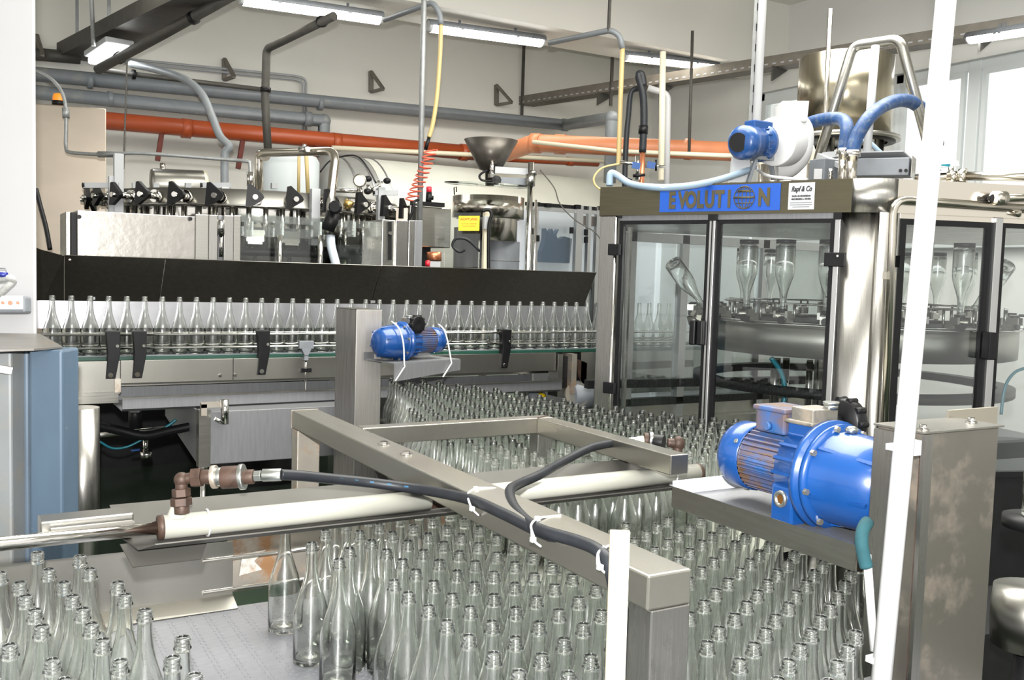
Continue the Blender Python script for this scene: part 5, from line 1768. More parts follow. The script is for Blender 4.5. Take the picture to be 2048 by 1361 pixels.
# snail casing swept by a spiral
uu = UP; ww = ax_.cross(UP).normalized()
if ww.dot(RC) < 0: ww = -ww
pts2 = []
for k in range(25):
    an = -PI * .5 - 1.7 + (2 * PI * .86) * k / 24
    rr = .085 + .055 * k / 24
    pts2.append(sh + ww * math.cos(an) * rr + uu * math.sin(an) * rr)
part('snail_case', MB().prism([p + ax_ * .02 for p in pts2], -ax_ * .11, True), WHITE_P, t, bevel=.006)
part('elbow', MB().tube([P(1548, 335, 4.68), P(1572, 330, 4.68), P(1592, 310, 4.68), P(1598, 285, 4.68), P(1597, 262, 4.68), P(1583, 245, 4.68), P(1582, 243, 4.68)], .07, 18, 5, rads=None), WHITE_P, t)
m = MB()
o_ = P(1582, 250, 4.66)
e1_, e2_ = RC, F0
for (zz0, h0, zz1, h1) in ((0, .062, .10, .066),):
    q = [o_ + e1_ * a * h0 + e2_ * b * h0 + UP * zz0 for a, b in ((-1, -1), (1, -1), (1, 1), (-1, 1))]
    q2_ = [o_ + e1_ * a * h1 + e2_ * b * h1 + UP * zz1 for a, b in ((-1, -1), (1, -1), (1, 1), (-1, 1))]
    m.add(q + q2_, [(0, 1, 5, 4), (1, 2, 6, 5), (2, 3, 7, 6), (3, 0, 4, 7), (0, 3, 2, 1)])
part('outlet', m, WHITE_P, t, bevel=.008)
part('rating_plate', plate(P(1571, 267, 4.56), RC, UP, .04, .085, .003), GREY_P, t)
part('motor', MB().lathe([(0, 0), (.06, 0), (.078, .02), (.08, .10), (.076, .10), (.076, .16), (.09, .17), (.09, .19), (0, .19)], P(1478, 285, 4.42), -ax_, seg=28), BLUE_B, t)
mm = MB()
for k in range(16):
    an = 2 * PI * k / 16
    c = P(1482, 285, 4.44) - ax_ * .11
    dv = ww * math.cos(an) + uu * math.sin(an)
    mm.bar(c + dv * .082, c + dv * .082 - ax_ * .05, .004, .012, dv)
part('cooling_fin', mm, BLUE_B, t, kind='stuff')
part('fan_grille', MB().cyl(P(1476, 285, 4.415), P(1477, 285, 4.42), .045), DARKM, t)
part('motor_flange', MB().cyl(P(1548, 288, 4.58), P(1552, 288, 4.60), .105, seg=28), WHITE_P, t)
part('terminal_box', MB().box(P(1517, 256, 4.5), (.12, .07, .06)), BLUE_B, t, bevel=.006)
part('mount_frame', MB().bar(P(1500, 315, 4.5), P(1545, 320, 4.6), .09, .02).bar(P(1540, 318, 4.58), P(1547, 360, 4.6), .02, .015).bar(P(1512, 318, 4.5), P(1496, 365, 4.5), .02, .015), GREY_P, t)
part('side_plate', MB().prism([P(1466, 312, 4.52), P(1500, 312, 4.52), P(1500, 365, 4.52), P(1459, 365, 4.52)], F0 * .03), LGREY_P, t)
pipe('clear_hose', 'thick milky hose sagging across the sign from the white mast', 'hose', [P(1219, 372, 4.5), P(1221, 348, 4.5), P(1233, 350, 4.5), P(1262, 368, 4.45), P(1310, 375, 4.3), P(1370, 373, 4.3), P(1430, 362, 4.35), P(1490, 343, 4.5), P(1508, 335, 4.6)], .016, BHOSE, 6)
pipe('white_cable', 'white cable curling from the mast along the machine roof', 'cable', [P(1506, 322, 4.7), P(1512, 335, 4.65), P(1530, 350, 4.5), P(1560, 356, 4.4), P(1615, 360, 4.3)], .008, WHITE_P, 6)
# cream dome
c = P(1600, 340, 5.4)
t = thing('dome_vessel', 'cream domed vessel with a steel base behind the blower', 'vessel', V((c.x, c.y, ZH1)))
zc_ = P(1600, 336, 5.4).z
part('dome', MB().lathe([(.155, zc_), (.153, zc_ + .05), (.14, zc_ + .11), (.11, zc_ + .155), (.06, zc_ + .18), (0, zc_ + .19)], V((c.x - .1, c.y, 0)), seg=32), CREAM, t)
part('base_ring', MB().lathe([(.157, ZH1 - .1), (.157, zc_ + .005), (0, zc_ + .005)], V((c.x - .1, c.y, 0)), seg=32), CHROME_W, t)
# tall tank
c = P(1690, 180, 6.2)
rr = 91 / 1900 * 6.2
zt_k, zb_k = P(1690, 97, 6.2 - rr).z, P(1690, 268, 6.2 - rr).z
t = thing('tall_tank', 'tall polished stainless tank above the glazed machine', 'tank', V((c.x, c.y, ZH1)))
part('tank_shell', MB().lathe([(0, zb_k + .02), (rr, zb_k + .02), (rr, zt_k), (rr - .02, zt_k + .01), (0, zt_k + .03)], V((c.x, c.y, 0)), seg=64), SKIRT, t)
part('tank_plate', MB().lathe([(0, zb_k), (rr + .06, zb_k), (rr + .06, zb_k + .025), (0, zb_k + .025)], V((c.x, c.y, 0)), seg=48), STEEL, t)
part('dark_rim', MB().lathe([(rr - .02, zb_k - .012), (rr + .03, zb_k - .012), (rr + .03, zb_k), (rr - .02, zb_k)], V((c.x, c.y, 0)), seg=48), DARKM, t)
for k in range(4):
    an = k * PI / 2 + .4
    q = V((c.x + (rr - .06) * math.cos(an), c.y + (rr - .06) * math.sin(an), ZH1))
    part('leg', MB().cyl(q, V((q.x, q.y, zb_k)), .03), STEEL, t)
part('outlet_pipe', MB().cyl(V((c.x - .1, c.y - .1, zb_k)), V((c.x - .1, c.y - .1, ZH1)), .02).cyl(V((c.x - .1, c.y - .1, zb_k - .2)), V((c.x - .1, c.y - .1, zb_k - .3)), .04), CHROME, t)
# bent tubular frame
t = thing('hoist_gantry', 'bent tubular steel hoist frame in front of the tall tank', 'frame', P(1632, 340, 4.9))
part('frame_tube', MB().bent([P(1628, 345, 5.0), P(1706, 92, 5.0), P(1800, 78, 4.8), P(1872, 345, 4.8)], .026, .05, 12), STEEL, t)
part('frame_tube', MB().cyl(P(1751, 92, 4.7), P(1730, 356, 4.7), .02), LGREY_P, t)
part('frame_strut', MB().bar(P(1632, 318, 5.0), P(1680, 343, 5.0), .04, .03), LGREY_P, t)
# blue hoses with metal tails
for (pts, lb) in (([(1592, 260, 5.0), (1620, 246, 4.9), (1655, 238, 4.8), (1684, 240, 4.7), (1694, 258, 4.6), (1688, 306, 4.6)], 'ribbed blue hose arching from the white blower to a steel pipe'),
                  ([(1705, 310, 4.5), (1712, 278, 4.5), (1734, 240, 4.5), (1765, 213, 4.6), (1800, 201, 4.7), (1830, 208, 4.8), (1862, 238, 4.9), (1875, 290, 5.0)], 'ribbed blue hose arching past the white leaning pole')):
    e_ = pts[-1] if pts[0][0] < 1600 else pts[0]
    q = P(*e_)
    pipe('blue_hose', lb, 'hose', [P(*p) for p in pts], .033, HBLUE, 8, seg=14,
         extra=[('hose_clamp', MB().cyl(q + UP * .02, q - UP * .01, .038), CHROME), ('steel_tail', MB().cyl(q, V((q.x, q.y, ZH1 - .01)), .024), CHROME_W)])
# grey duct boxes, valves behind the header
a_, b_ = P(1690, 338, 4.7), P(1822, 336, 4.55)
t = thing('grey_duct', 'flat grey metal duct box lying on the machine roof', 'duct box', (a_ + b_) / 2 - UP * .05)
d = (b_ - a_).normalized(); sd = d.cross(UP)
part('duct_body', MB().bar(a_, b_, .14, .085), LGREY_P if False else GREY_P, t, bevel=.005)
part('duct_lid', MB().prism([a_ + UP * .04 - sd * .08, b_ + UP * .04 - sd * .08 - d * .0, b_ + UP * .07 + sd * .06 - d * .03, a_ + UP * .07 + sd * .06], UP * .006), LGREY_P, t)
for f in (.15, .88, .96):
    part('screw', MB().cyl(a_.lerp(b_, f) + sd * .075 - UP * .02, a_.lerp(b_, f) + sd * .07 - UP * .02, .008).cyl(a_.lerp(b_, f) - sd * .075 - UP * .02, a_.lerp(b_, f) - sd * .07 - UP * .02, .008), BLACK, t)
part('end_bracket', MB().bar(b_ + d * .01, b_ + d * .012 + UP * .0, .14, .1), STEEL, t)
t = thing('valve_block', 'small grey control box with fittings behind the dome vessel', 'control box', P(1650, 340, 4.8))
part('box_body', MB().box(P(1655, 345, 4.8), (.16, .1, .12)), GREY_P, t, bevel=.004)
part('box_label', plate(P(1636, 348, 4.72), RC, UP, .04, .05, .002), WHITE_P, t)
part('arm', MB().bar(P(1640, 312, 4.9), P(1690, 335, 4.7), .04, .025).bar(P(1650, 312, 4.9), P(1692, 308, 4.8), .05, .03), LGREY_P, t)
part('fitting', MB().cyl(P(1660, 305, 4.9), P(1661, 318, 4.9), .02).cyl(P(1661, 338, 4.7), P(1661, 358, 4.7), .012), CHROME, t)
t = thing('roof_valve', 'polished valve and pipe crossing the roof near the big window', 'valve', P(1900, 350, 4.3))
part('pipe_run', MB().cyl(P(1830, 356, 4.4), P(1925, 352, 4.3), .018).cyl(P(1925, 352, 4.3), P(2090, 354, 4.1), .02), CHROME_W, t)
part('union', MB().cyl(P(1918, 353, 4.3), P(1934, 352, 4.28), .034, seg=20).cyl(P(1897, 355, 4.3), P(1911, 354, 4.3), .028), CHROME_W, t)
part('valve_stem', MB().cyl(P(1903, 352, 4.3), P(1902, 334, 4.3), .012), CHROME_W, t)
part('lever', MB().bar(P(1866, 334, 4.35), P(1900, 331, 4.3), .012, .014), TEALP, t)
part('cover_plate', MB().prism([P(1874, 325, 4.4), P(1916, 323, 4.4), P(1919, 334, 4.3), P(1880, 336, 4.3)], UP * .004), LGREY_P, t)
pipe('pale_hose', 'pale hose arching behind the polished valve', 'hose', [P(1705, 285, 5.4), P(1735, 284, 5.4), P(1760, 305, 5.4), P(1790, 330, 5.4)], .014, BHOSE, 6)
# ================================================================== steel frame over the belt
ZF = 1.10
t = thing('steel_gantry', 'square-tube stainless frame spanning over the bottle table', 'frame', V((1.07, 2.0, 0)))
FRM = mat('frame_steel', (.40, .385, .34), .3, .95, 8, .12, .04, (2, .3, 2), dirt=(.3, .21, .14), dscale=6, dlo=.66, dhi=.8, rvar=.08)
xa = 1.045
part('main_beam', MB().bb((xa - .05, 1.235, ZF - .062), (xa + .045, 3.24, ZF)), FRM, t, bevel=.004)
part('rear_beam', MB().bb((xa + .045, 2.80, ZF - .055), (1.80, 2.86, ZF)), FRM, t, bevel=.003)
part('side_beam', MB().bb((1.735, 2.075, ZF - .058), (1.80, 2.80, ZF)), FRM, t, bevel=.003)
part('frame_leg', MB().bb((xa - .04, 1.235, ZTB), (xa + .045, 1.30, ZF - .062)), STEEL_V, t, bevel=.003)
part('frame_leg', MB().bb((xa - .05, 3.17, 0), (xa + .03, 3.235, ZF - .062)), STEEL_RUST, t, bevel=.003)
part('frame_leg', MB().bb((1.74, 2.80, ZTM), (1.80, 2.858, ZF - .055)), STEEL_V, t, bevel=.003)
part('end_cap', MB().bb((xa - .051, 3.24, ZF - .063), (xa + .046, 3.244, ZF + .001)), STEEL_RUST, t)
part('weld_seam', MB().cyl((1.742, 2.798, ZF - .055), (1.742, 2.798, ZF), .005).cyl((1.738, 2.80, ZF), (1.80, 2.84, ZF), .003), BRASSR, t)
for y in (2.52, 2.36):
    part('bolt', MB().hexa((xa, y, ZF), (xa, y, ZF + .009), .011).cyl((xa, y, ZF), (xa, y, ZF + .003), .018), CHROME, t)
# ================================================================== cylinders, rod and gutter
YC, ZC = 2.235, 1.0
def cyx(px, py): return PY(px, py, YC).x
x_a, x_b = PZ(322, 1060, ZC).x, PZ(864, 1005, ZC).x
x_c, x_d = PZ(952, 990, ZC).x, PZ(1398, 946, ZC).x
def cylinder(x0, x1, label, port_x, sgn):
    t = thing('hydraulic_cylinder', label, 'hydraulic cylinder', V((x0, YC, ZC)))
    part('barrel', MB().cyl((x0, YC, ZC), (x1, YC, ZC), .0275, seg=28), WHITE_E, t)
    e = x0 if sgn > 0 else x1
    part('gland', MB().lathe([(.012, -.006), (.028, -.004), (.0285, .006), (.0275, .008)], (e, YC, ZC), (sgn, 0, 0), seg=28), BRASSR, t)
    part('end_face', MB().cyl((e - sgn * .004, YC, ZC), (e + sgn * .002, YC, ZC), .021, seg=24), STEEL_W, t)
    part('port_boss', MB().lathe([(.024, 0), (.02, .012), (.015, .025), (.015, .04), (0, .04)], (port_x, YC, ZC + .022), seg=16), WHITE_E, t)
    return t
pxa = PZ(364, 1020, ZC + .05).x
c1 = cylinder(x_a, x_b, 'white hydraulic cylinder with a chrome rod, nearest the pillar', pxa, 1)
pxb = PZ(1355, 915, ZC + .05).x
c2 = cylinder(x_c, x_d, 'white hydraulic cylinder passing under the steel beam to the motor tray', pxb, -1)
part('rod_clevis', MB().cyl((x_b, YC, ZC), (x_c, YC, ZC), .012).cyl((x_b, YC, ZC), (x_b + .09, YC, ZC), .024, seg=20), BRASSR, c1)
part('piston_rod', MB().cyl((-.35, YC, ZC), (x_a, YC, ZC), .0155, seg=24), CHROME, c1)
# gutter
GUTM = mat('gutter_steel', (.075, .072, .064), .5, .4, 9, .12, .03, rvar=.08)
t = thing('cylinder_gutter', 'folded stainless gutter that the white cylinders lie in', 'gutter', V((1.1, YC, ZC)))
g0, g1 = PZ(268, 1030, 1.03).x - .02, 2.02
part('gutter_sheet', MB().sheet([((g0 - .02, YC + .115, 1.035), (g1, YC + .115, 1.035)), ((g0, YC + .04, .972), (g1, YC + .04, .972)), ((g0 + .02, YC - .035, .966), (g1, YC - .035, .966)), ((g0 + .05, YC - .075, .985), (g1, YC - .075, .985))], .003), GUTM, t)
part('gutter_flap', MB().sheet([((g0 - .01, YC + .02, .966), (.50, YC + .02, .966)), ((g0 + .01, YC - .03, .925), (.47, YC - .03, .925))], .003), GUTM, t)
t = thing('box_rail', 'short open-ended stainless box rail beside the chrome piston rod', 'rail', V((.1, 2.45, .98)))
q0_, q1_ = PZ(78, 1040, 1.03), PZ(262, 1022, 1.03)
part('rail_body', MB().bar(q0_ - UP * .025, q1_ - UP * .025, .07, .055), STEEL, t, bevel=.003)
part('rail_lip', MB().bar(q0_ + V((.02, -.05, -.02)), q1_ + V((.0, -.05, -.02)), .01, .02), STEEL_H, t)
rw = .028
def tie(name_, pts, r=.0028, parent=None, mt=WHITE_P, knob=True):
    mb = MB().tube(pts, r, 6, 5)
    if knob: mb.box(pts[len(pts) // 2], (.009, .009, .009))
    return part('cable_tie', mb, mt, parent)
def ring_tie(c, ax, r, parent, thick=.0025):
    pts = []
    a = ax.orthogonal().normalized(); b = ax.cross(a)
    for k in range(19):
        an = 2 * PI * k / 18
        pts.append(c + (a * math.cos(an) + b * math.sin(an)) * r)
    return part('cable_tie', MB().tube(pts, thick, 6), WHITE_P, parent)
ring_tie(V((PZ(418, 1050, ZC).x, YC, ZC)), X, .031, c1)
ring_tie(V((PZ(1338, 950, ZC).x, YC, ZC)), X, .031, c2)
# fittings at the first cylinder: upright nipple, elbow, coupling
def fitting_chain(parent, pts_r):
    for nm, a_, b_, r, mt, hx in pts_r:
        mb = MB()
        (mb.hexa if hx else mb.cyl)(a_, b_, r)
        part(nm, mb, mt, parent, bevel=.0015)
dF = 2.165
def G(x, y, d=dF): return P(x, y, d)
t = thing('hose_coupling', 'rusty elbow and coupling on the cylinder nearest the pillar', 'pipe fitting', G(363, 1010))
fitting_chain(t, [('nipple', G(364, 1028), G(363, 1008), .017, BRASSR, False), ('hex_nut', G(363, 1012), G(362, 996), .024, BRASSR, True), ('hex_nut', G(363, 994), G(362, 978), .021, BRASSR, True),
                  ('neck', G(363, 980), G(363, 962), .014, BRASSR, False), ('neck', G(360, 960), G(388, 956), .013, BRASSR, False),
                  ('hex_nut', G(384, 957), G(404, 955), .023, BRASSR, True), ('sleeve', G(404, 955), G(426, 954), .017, BRASSR, False),
                  ('collar', G(424, 955), G(434, 954), .027, STEEL_RUST, False), ('lock_ring', G(432, 955), G(446, 954), .022, ZINC, False), ('coupling_body', G(444, 956), G(482, 954), .026, BRASSR, False),
                  ('knurled_ring', G(480, 955), G(489, 954), .030, ZINC, False), ('sleeve', G(488, 955), G(508, 954), .017, BRASSR, False), ('hex_nut', G(508, 953), G(523, 952), .013, ZINC, True),
                  ('ferrule', G(525, 951), G(563, 950), .0145, ZINC, False)])
part('elbow', MB().ball(G(363, 960), .0175, 12), BRASSR, t)
d2_ = 2.93
def G2(x, y, d=2.93): return P(x, y, d)
t = thing('hose_coupling', 'rusty elbow and coupling on the cylinder beside the motor tray', 'pipe fitting', G2(1355, 930))
fitting_chain(t, [('nipple', G2(1355, 932), G2(1355, 918), .014, BRASSR, False), ('hex_nut', G2(1355, 920), G2(1355, 906), .018, BRASSR, True), ('neck', G2(1355, 908), G2(1355, 892), .015, BRASSR, False),
                  ('neck', G2(1357, 888), G2(1335, 886), .014, BRASSR, False), ('coupling_body', G2(1328, 886, 2.98), G2(1300, 882, 3.0), .024, DARKM, False), ('knurled_ring', G2(1304, 882, 3.0), G2(1297, 881, 3.0), .028, ZINC, False),
                  ('collar', G2(1297, 881, 3.0), G2(1288, 881, 3.0), .024, BRASSR, False), ('sleeve', G2(1288, 881, 3.0), G2(1275, 882, 3.0), .014, CREAM, False), ('ferrule', G2(1278, 882, 3.0), G2(1246, 885, 3.0), .013, ZINC, False)])
part('elbow', MB().ball(G2(1357, 888), .02, 10, (1, 1, 1.2)), BRASSR, t)
# hoses
def onbeam(px, py, z): return PZ(px, py, z)
h1 = [G(560, 950), G(600, 952, 2.2), G(660, 958, 2.26), G(740, 966, 2.32), G(830, 978, 2.32), P(900, 990, 2.22), P(950, 1003, 2.13), P(1010, 1030, 2.02), P(1080, 1064, 1.91), P(1150, 1094, 1.82), P(1198, 1115, 1.76), P(1222, 1150, 1.72), P(1240, 1210, 1.71), P(1262, 1280, 1.71), P(1278, 1400, 1.71)]
t = thing('hydraulic_hose', 'black hydraulic hose running from the near coupling along the steel beam', 'hose', h1[0])
part('hose_body', MB().tube(h1, .0125, 12, 8), RUBBER, t)
def marks(pts, r, n0, n1, parent):
    sp = spline([V(p) for p in pts], 8)
    m = MB()
    for i in range(n0, n1, 3):
        a_, b_ = sp[i], sp[i + 1]
        tow = (CP - a_).normalized() * (r * .98)
        upv = UC * .002
        m.bar(a_ + tow + upv, a_.lerp(b_, .75) + tow + upv, .0022, .0035)
    part('hose_print', m, HOSEMARK, parent, kind='stuff')
marks(h1, .0125, 18, 74, t)
h2 = [G2(1246, 885, 3.0), P(1225, 887, 2.95), P(1180, 897, 2.85), P(1130, 922, 2.7), P(1080, 950, 2.5), P(1040, 968, 2.38), P(1020, 982, 2.22), P(1026, 1012, 2.08), P(1050, 1040, 1.98), P(1084, 1062, 1.89), P(1150, 1082, 1.80), P(1195, 1101, 1.74), P(1218, 1130, 1.70), P(1232, 1190, 1.69), P(1250, 1262, 1.69), P(1262, 1400, 1.69)]
t2_ = thing('hydraulic_hose', 'black hydraulic hose arching from the far coupling down onto the steel beam', 'hose', h2[0])
part('hose_body', MB().tube(h2, .0125, 12, 8), RUBBER, t2_)
marks(h2, .0125, 74, 92, t2_)
# ties round hoses and beam
for (pts) in (([P(940, 1000, 2.13), P(936, 988, 2.16), P(952, 978, 2.2), P(985, 977, 2.22), P(1005, 982, 2.22)]), ([P(1068, 1075, 1.86), P(1062, 1052, 1.88), P(1075, 1038, 1.93), P(1100, 1034, 1.97), P(1122, 1032, 1.98)]), ([P(1195, 1130, 1.70), P(1196, 1108, 1.71), P(1206, 1098, 1.73), P(1218, 1092, 1.76)]),
              ([P(936, 998, 2.12), P(944, 1018, 2.1), P(958, 1032, 2.12)]), ([P(1063, 1060, 1.86), P(1066, 1080, 1.84), P(1082, 1094, 1.85)]), ([P(1196, 1110, 1.70), P(1200, 1135, 1.68), P(1212, 1148, 1.70)])):
    tie('t', pts, .0026, t)
# ================================================================== motors
def motor(o, ax, up, label, s=1.0, mirror=1, detail=True, tb=1, tbang=0.0):
    """geared motor; o = centre of the output end, ax points from output to fan"""
    ax = ax.normalized()
    sd = ax.cross(up).normalized() * mirror
    up = sd.cross(ax).normalized() * mirror
    M4 = Matrix((ax, sd, up)).transposed().to_4x4()
    M4.translation = o
    M4 = M4 @ Matrix.Diagonal((s if s < 1 else 1.0, s, s, 1))
    t = thing('gear_motor', label, 'electric motor', o)
    def mb(): return MB(M4)
    L0 = lambda prof, seg=32, a=(1, 0, 0), oo=(0, 0, 0): mb().lathe(prof, oo, a, seg)
    part('gear_case', L0([(0, -.02), (.06, -.02), (.085, 0), (.102, .05), (.108, .085), (.108, .155), (.112, .16)]), BLUE, t)
    part('front_flange', L0([(.1, .155), (.124, .157), (.124, .17), (.118, .172), (.118, .178), (.13, .18), (.13, .196), (.11, .2), (.098, .205)], 40), BLUE, t)
    for k in range(6):
        an = k * PI / 3 + .3
        m = mb()
        m.bar((.0, math.cos(an) * .088, math.sin(an) * .088), (.155, math.cos(an) * .108, math.sin(an) * .108), .008, .012, (0, math.cos(an), math.sin(an)))
        part('case_rib', m, BLUE, t)
    for k in range(8):
        an = k * PI / 4 + .2
        m = mb()
        m.hexa((.148, math.cos(an) * .117, math.sin(an) * .117), (.158, math.cos(an) * .117, math.sin(an) * .117), .008)
        part('flange_bolt', m, mat('bolt_steel', (.4, .37, .3), .4, .8) if 'bolt_steel' not in bpy.data.materials else bpy.data.materials['bolt_steel'], t)
    part('ribbed_case', L0([(.098, .2), (.094, .21), (.094, .285), (.088, .29), (.07, .292)], 32), BLUE, t)
    m = mb()
    for k in range(18):
        an = 2 * PI * k / 18
        if -.3 < math.cos(an - PI / 2) < .0 and False: continue
        c, s_ = math.cos(an), math.sin(an)
        m.bar((.212, c * .097, s_ * .097), (.284, c * .097, s_ * .097), .007, .012, (0, c, s_))
    part('case_fin', m, BLUE, t)
    part('side_block', mb().box((.247, -.062, -.075), (.072, .075, .09)), BLUE, t, bevel=.006)
    g = part('sight_glass', mb().lathe([(0, 0), (.012, 0), (.012, .006), (.019, .008), (.021, .0), (.021, -.01)], (.247, -.10, -.06), (0, -1, 0), 20), ZINC, t)
    part('sight_window', mb().cyl((.247, -.1, -.06), (.247, -.102, -.06), .012), mat('oil', (.12, .05, .01), .1) if 'oil' not in bpy.data.materials else bpy.data.materials['oil'], g)
    # adjuster head and handwheel on top
    part('adjuster_neck', mb().box((.245, .0, .095), (.085, .10, .05)), BLUE, t, bevel=.004)
    part('adjuster_head', mb().box((.25, .0, .135), (.075, .085, .035)).box((.25, 0, .118), (.095, .11, .01)), STEEL_W, t, bevel=.004)
    part('filler_cap', mb().cyl((.225, .028, .15), (.225, .028, .162), .018).cyl((.225, .028, .162), (.225, .028, .168), .02), ZINC, t)
    wh = part('handwheel', mb().lathe([(0, 0), (.052, 0), (.057, .008), (.057, .032), (.05, .038), (.02, .03), (0, .03)], (.235, .075, .115), (0, 1, 0), 28), BLACK, t)
    part('wheel_shaft', mb().cyl((.235, .04, .115), (.235, .08, .115), .016), BLACK, wh)
    m = mb()
    for k in range(10):
        an = 2 * PI * k / 10
        m.cyl((.235 + math.cos(an) * .055, .078, .115 + math.sin(an) * .055), (.235 + math.cos(an) * .055, .108, .115 + math.sin(an) * .055), .008, seg=8)
    part('wheel_lobe', m, BLACK, wh)
    part('vent_cap', mb().lathe([(0, 0), (.014, 0), (.016, .01), (.008, .016), (0, .016)], (.13, 0, .108), (0, 0, 1), 12), ZINC, t)
    # motor body
    part('motor_body', L0([(.06, .288), (.07, .295), (.07, .435), (.074, .44)], 32), BLUE_D, t)
    m = mb()
    nf = 34
    for k in range(nf):
        an = 2 * PI * k / nf
        c, s_ = math.cos(an), math.sin(an)
        m.bar((.298, c * .074, s_ * .074), (.438, c * .074, s_ * .074), .0035, .016, (0, c, s_))
    part('cooling_fin', m, BLUE_D, t, kind='stuff')
    part('fan_cover', L0([(.083, .432), (.086, .434), (.086, .50), (.078, .516), (.05, .522), (0, .523)], 36), BLUE, t)
    for k in (-1.2, .4, 2.6):
        part('cover_screw', mb().cyl((.446, math.cos(k) * .084, math.sin(k) * .084), (.446, math.cos(k) * .09, math.sin(k) * .09), .006), ZINC, t)
    ca, sa = math.cos(tbang), math.sin(tbang)
    cy_, cz_ = -sa * .105, ca * .105
    bx = mb()
    Rm = Matrix.Rotation(tbang, 3, 'X')
    bx.box((.355, cy_, cz_), (.105, .095, .055), R=Rm)
    b_ = part('terminal_box', bx, BLUE_D if tbang == 0 else BLUE, t, bevel=.006)
    lidm = mb().box((.355, -sa * .137, ca * .137), (.118, .108, .012), R=Rm)
    part('box_lid', lidm, BLUE_D if tbang == 0 else BLUE, b_, bevel=.004)
    part('cable_gland', mb().cyl((.30, cy_, cz_), (.29, cy_, cz_), .012).cyl((.355, cy_ - .047, cz_ - .01), (.355, cy_ - .06, cz_ - .01), .01), BLUE_D, b_)
    return t
XM = PZ(1600, 940, 1.135).x
ZM = 1.115
mo = V((XM, 1.50, ZM))
print('MOTOR axis x', XM)
MX = 1.905
t = motor(V((MX, 1.465, ZM)), V((0, 1, 0)), UP, 'large blue geared motor on the steel tray beside the tall housing', 1.08, 1, tbang=0.0)
# tray under it
t = thing('motor_tray', 'shallow stainless drip tray under the large blue motor', 'tray', V((1.9, 1.75, .99)))
TX0, TX1, TY0, TY1 = 1.735, 2.09, 1.42, 2.06
part('tray_floor', MB().bb((TX0, TY0, .985), (TX1, TY1, .99)), STEEL_DULL, t)
part('tray_wall', MB().bb((TX0 - .003, TY0, .955), (TX0 + .0, TY1, 1.015)), STEEL, t)
part('tray_wall', MB().bb((TX1, TY0, .985), (TX1 + .003, TY1, 1.05)), STEEL_RUST, t)
part('tray_wall', MB().bb((TX0, TY1, .985), (TX1, TY1 + .003, 1.03)), WPANEL, t)
part('tray_wall', MB().bb((TX0, TY0 - .003, .955), (TX1, TY0, 1.015)), STEEL, t)
part('bolt', MB().cyl((TX1 - .1, TY1 - .03, .99), (TX1 - .1, TY1 - .03, 1.0), .008), CHROME, t)
# tall housing
t = thing('drive_housing', 'tall scratched stainless drive housing behind the white leaning pole', 'machine housing', V((1.85, 1.32, 0)))
SCR = mat('scratched_housing', (.27, .25, .22), .34, .9, 5, .16, .05, (1, 1, .5), dirt=(.25, .19, .14), dscale=5, dlo=.52, dhi=.8, rvar=.08)
hz = 1.30
part('housing_body', MB().bb((1.722, 1.256, .0), (1.975, 1.372, hz - .004)), SCR, t, bevel=.003)
part('housing_lid', MB().bb((1.712, 1.25, hz - .004), (1.985, 1.377, hz)), STEEL, t)
part('side_cover', MB().bb((1.708, 1.30, 0), (1.722, 1.372, hz - .01)), STEEL_V, t, bevel=.002)
part('corner_strip', MB().bb((1.712, 1.246, 0), (1.738, 1.256, hz - .005)), STEEL_V, t)
part('rust_seam', MB().bb((1.7195, 1.256, 0), (1.722, 1.264, hz - .03)), BRASSR, t)
for x, y in ((1.735, 1.27), (1.94, 1.30)):
    part('lid_screw', MB().cyl((x, y, hz), (x, y, hz + .012), .008).cyl((x, y, hz), (x, y, hz + .003), .013), CHROME, t)
part('rear_plate', MB().prism([V((1.975, 1.38, 0)), V((2.16, 1.38, 0)), V((2.16, 1.388, 0)), V((1.975, 1.388, 0))], UP * 1.315), mat('rear_plate_steel', (.42, .385, .32), .4, .8, 4, .1, .02), t)
part('lower_arm', MB().bb((1.66, 1.30, 0), (1.72, 1.34, .75)), STEEL_DULL, t)
# big column with the second motor
t = thing('steel_column', 'upright square stainless column carrying the smaller blue motor', 'column', V((1.78, 4.65, 0)))
ct = P(713, 620, 4.9)
cl, crn = P(672, 615, 5.05), P(765, 620, 4.95)
q = V((ct.x, ct.y, 0)); ql = V((cl.x, cl.y, 0)) - q; qr = V((crn.x, crn.y, 0)) - q
part('column_body', MB().prism([q, q + qr, q + qr + ql, q + ql], (0, 0, ct.z)), mat('column_steel', (.42, .40, .38), .36, .9, 24, .25, .05, (6, 6, .2), rvar=.1), t, bevel=.003)
part('column_cap', MB().prism([p + UP * ct.z for p in (q, q + qr, q + qr + ql, q + ql)], (0, 0, .004)), STEEL, t)
mo2 = P(758, 685, 4.82)
ax2 = (P(935, 680, 5.28) - P(758, 686, 4.82)); ax2.z = 0
ax2.normalize()
t = motor(mo2, ax2, UP, 'smaller looking blue geared motor on the sloping tray by the steel column', .80, 1, tbang=-1.9 if False else 1.9)
e0_, e1_ = mo2 + V((0, 0, -.10)), mo2 + ax2 * .46 + V((0, 0, -.10))
t2_ = thing('sloping_tray', 'dull steel tray under the smaller blue motor', 'tray', e0_)
sdv = ax2.cross(UP)
if sdv.dot(-F0) < 0: sdv = -sdv
part('tray_floor', MB().prism([e0_ - sdv * .12, e1_ - sdv * .12, e1_ + sdv * .12, e0_ + sdv * .12], UP * .004), STEEL_DULL, t2_)
part('tray_wall', MB().prism([e0_ + sdv * .12 + UP * .0, e1_ + sdv * .12 + UP * .0, e1_ + sdv * .12 - UP * .055, e0_ + sdv * .12 - UP * .09], sdv * .003), STEEL_DULL, t2_)
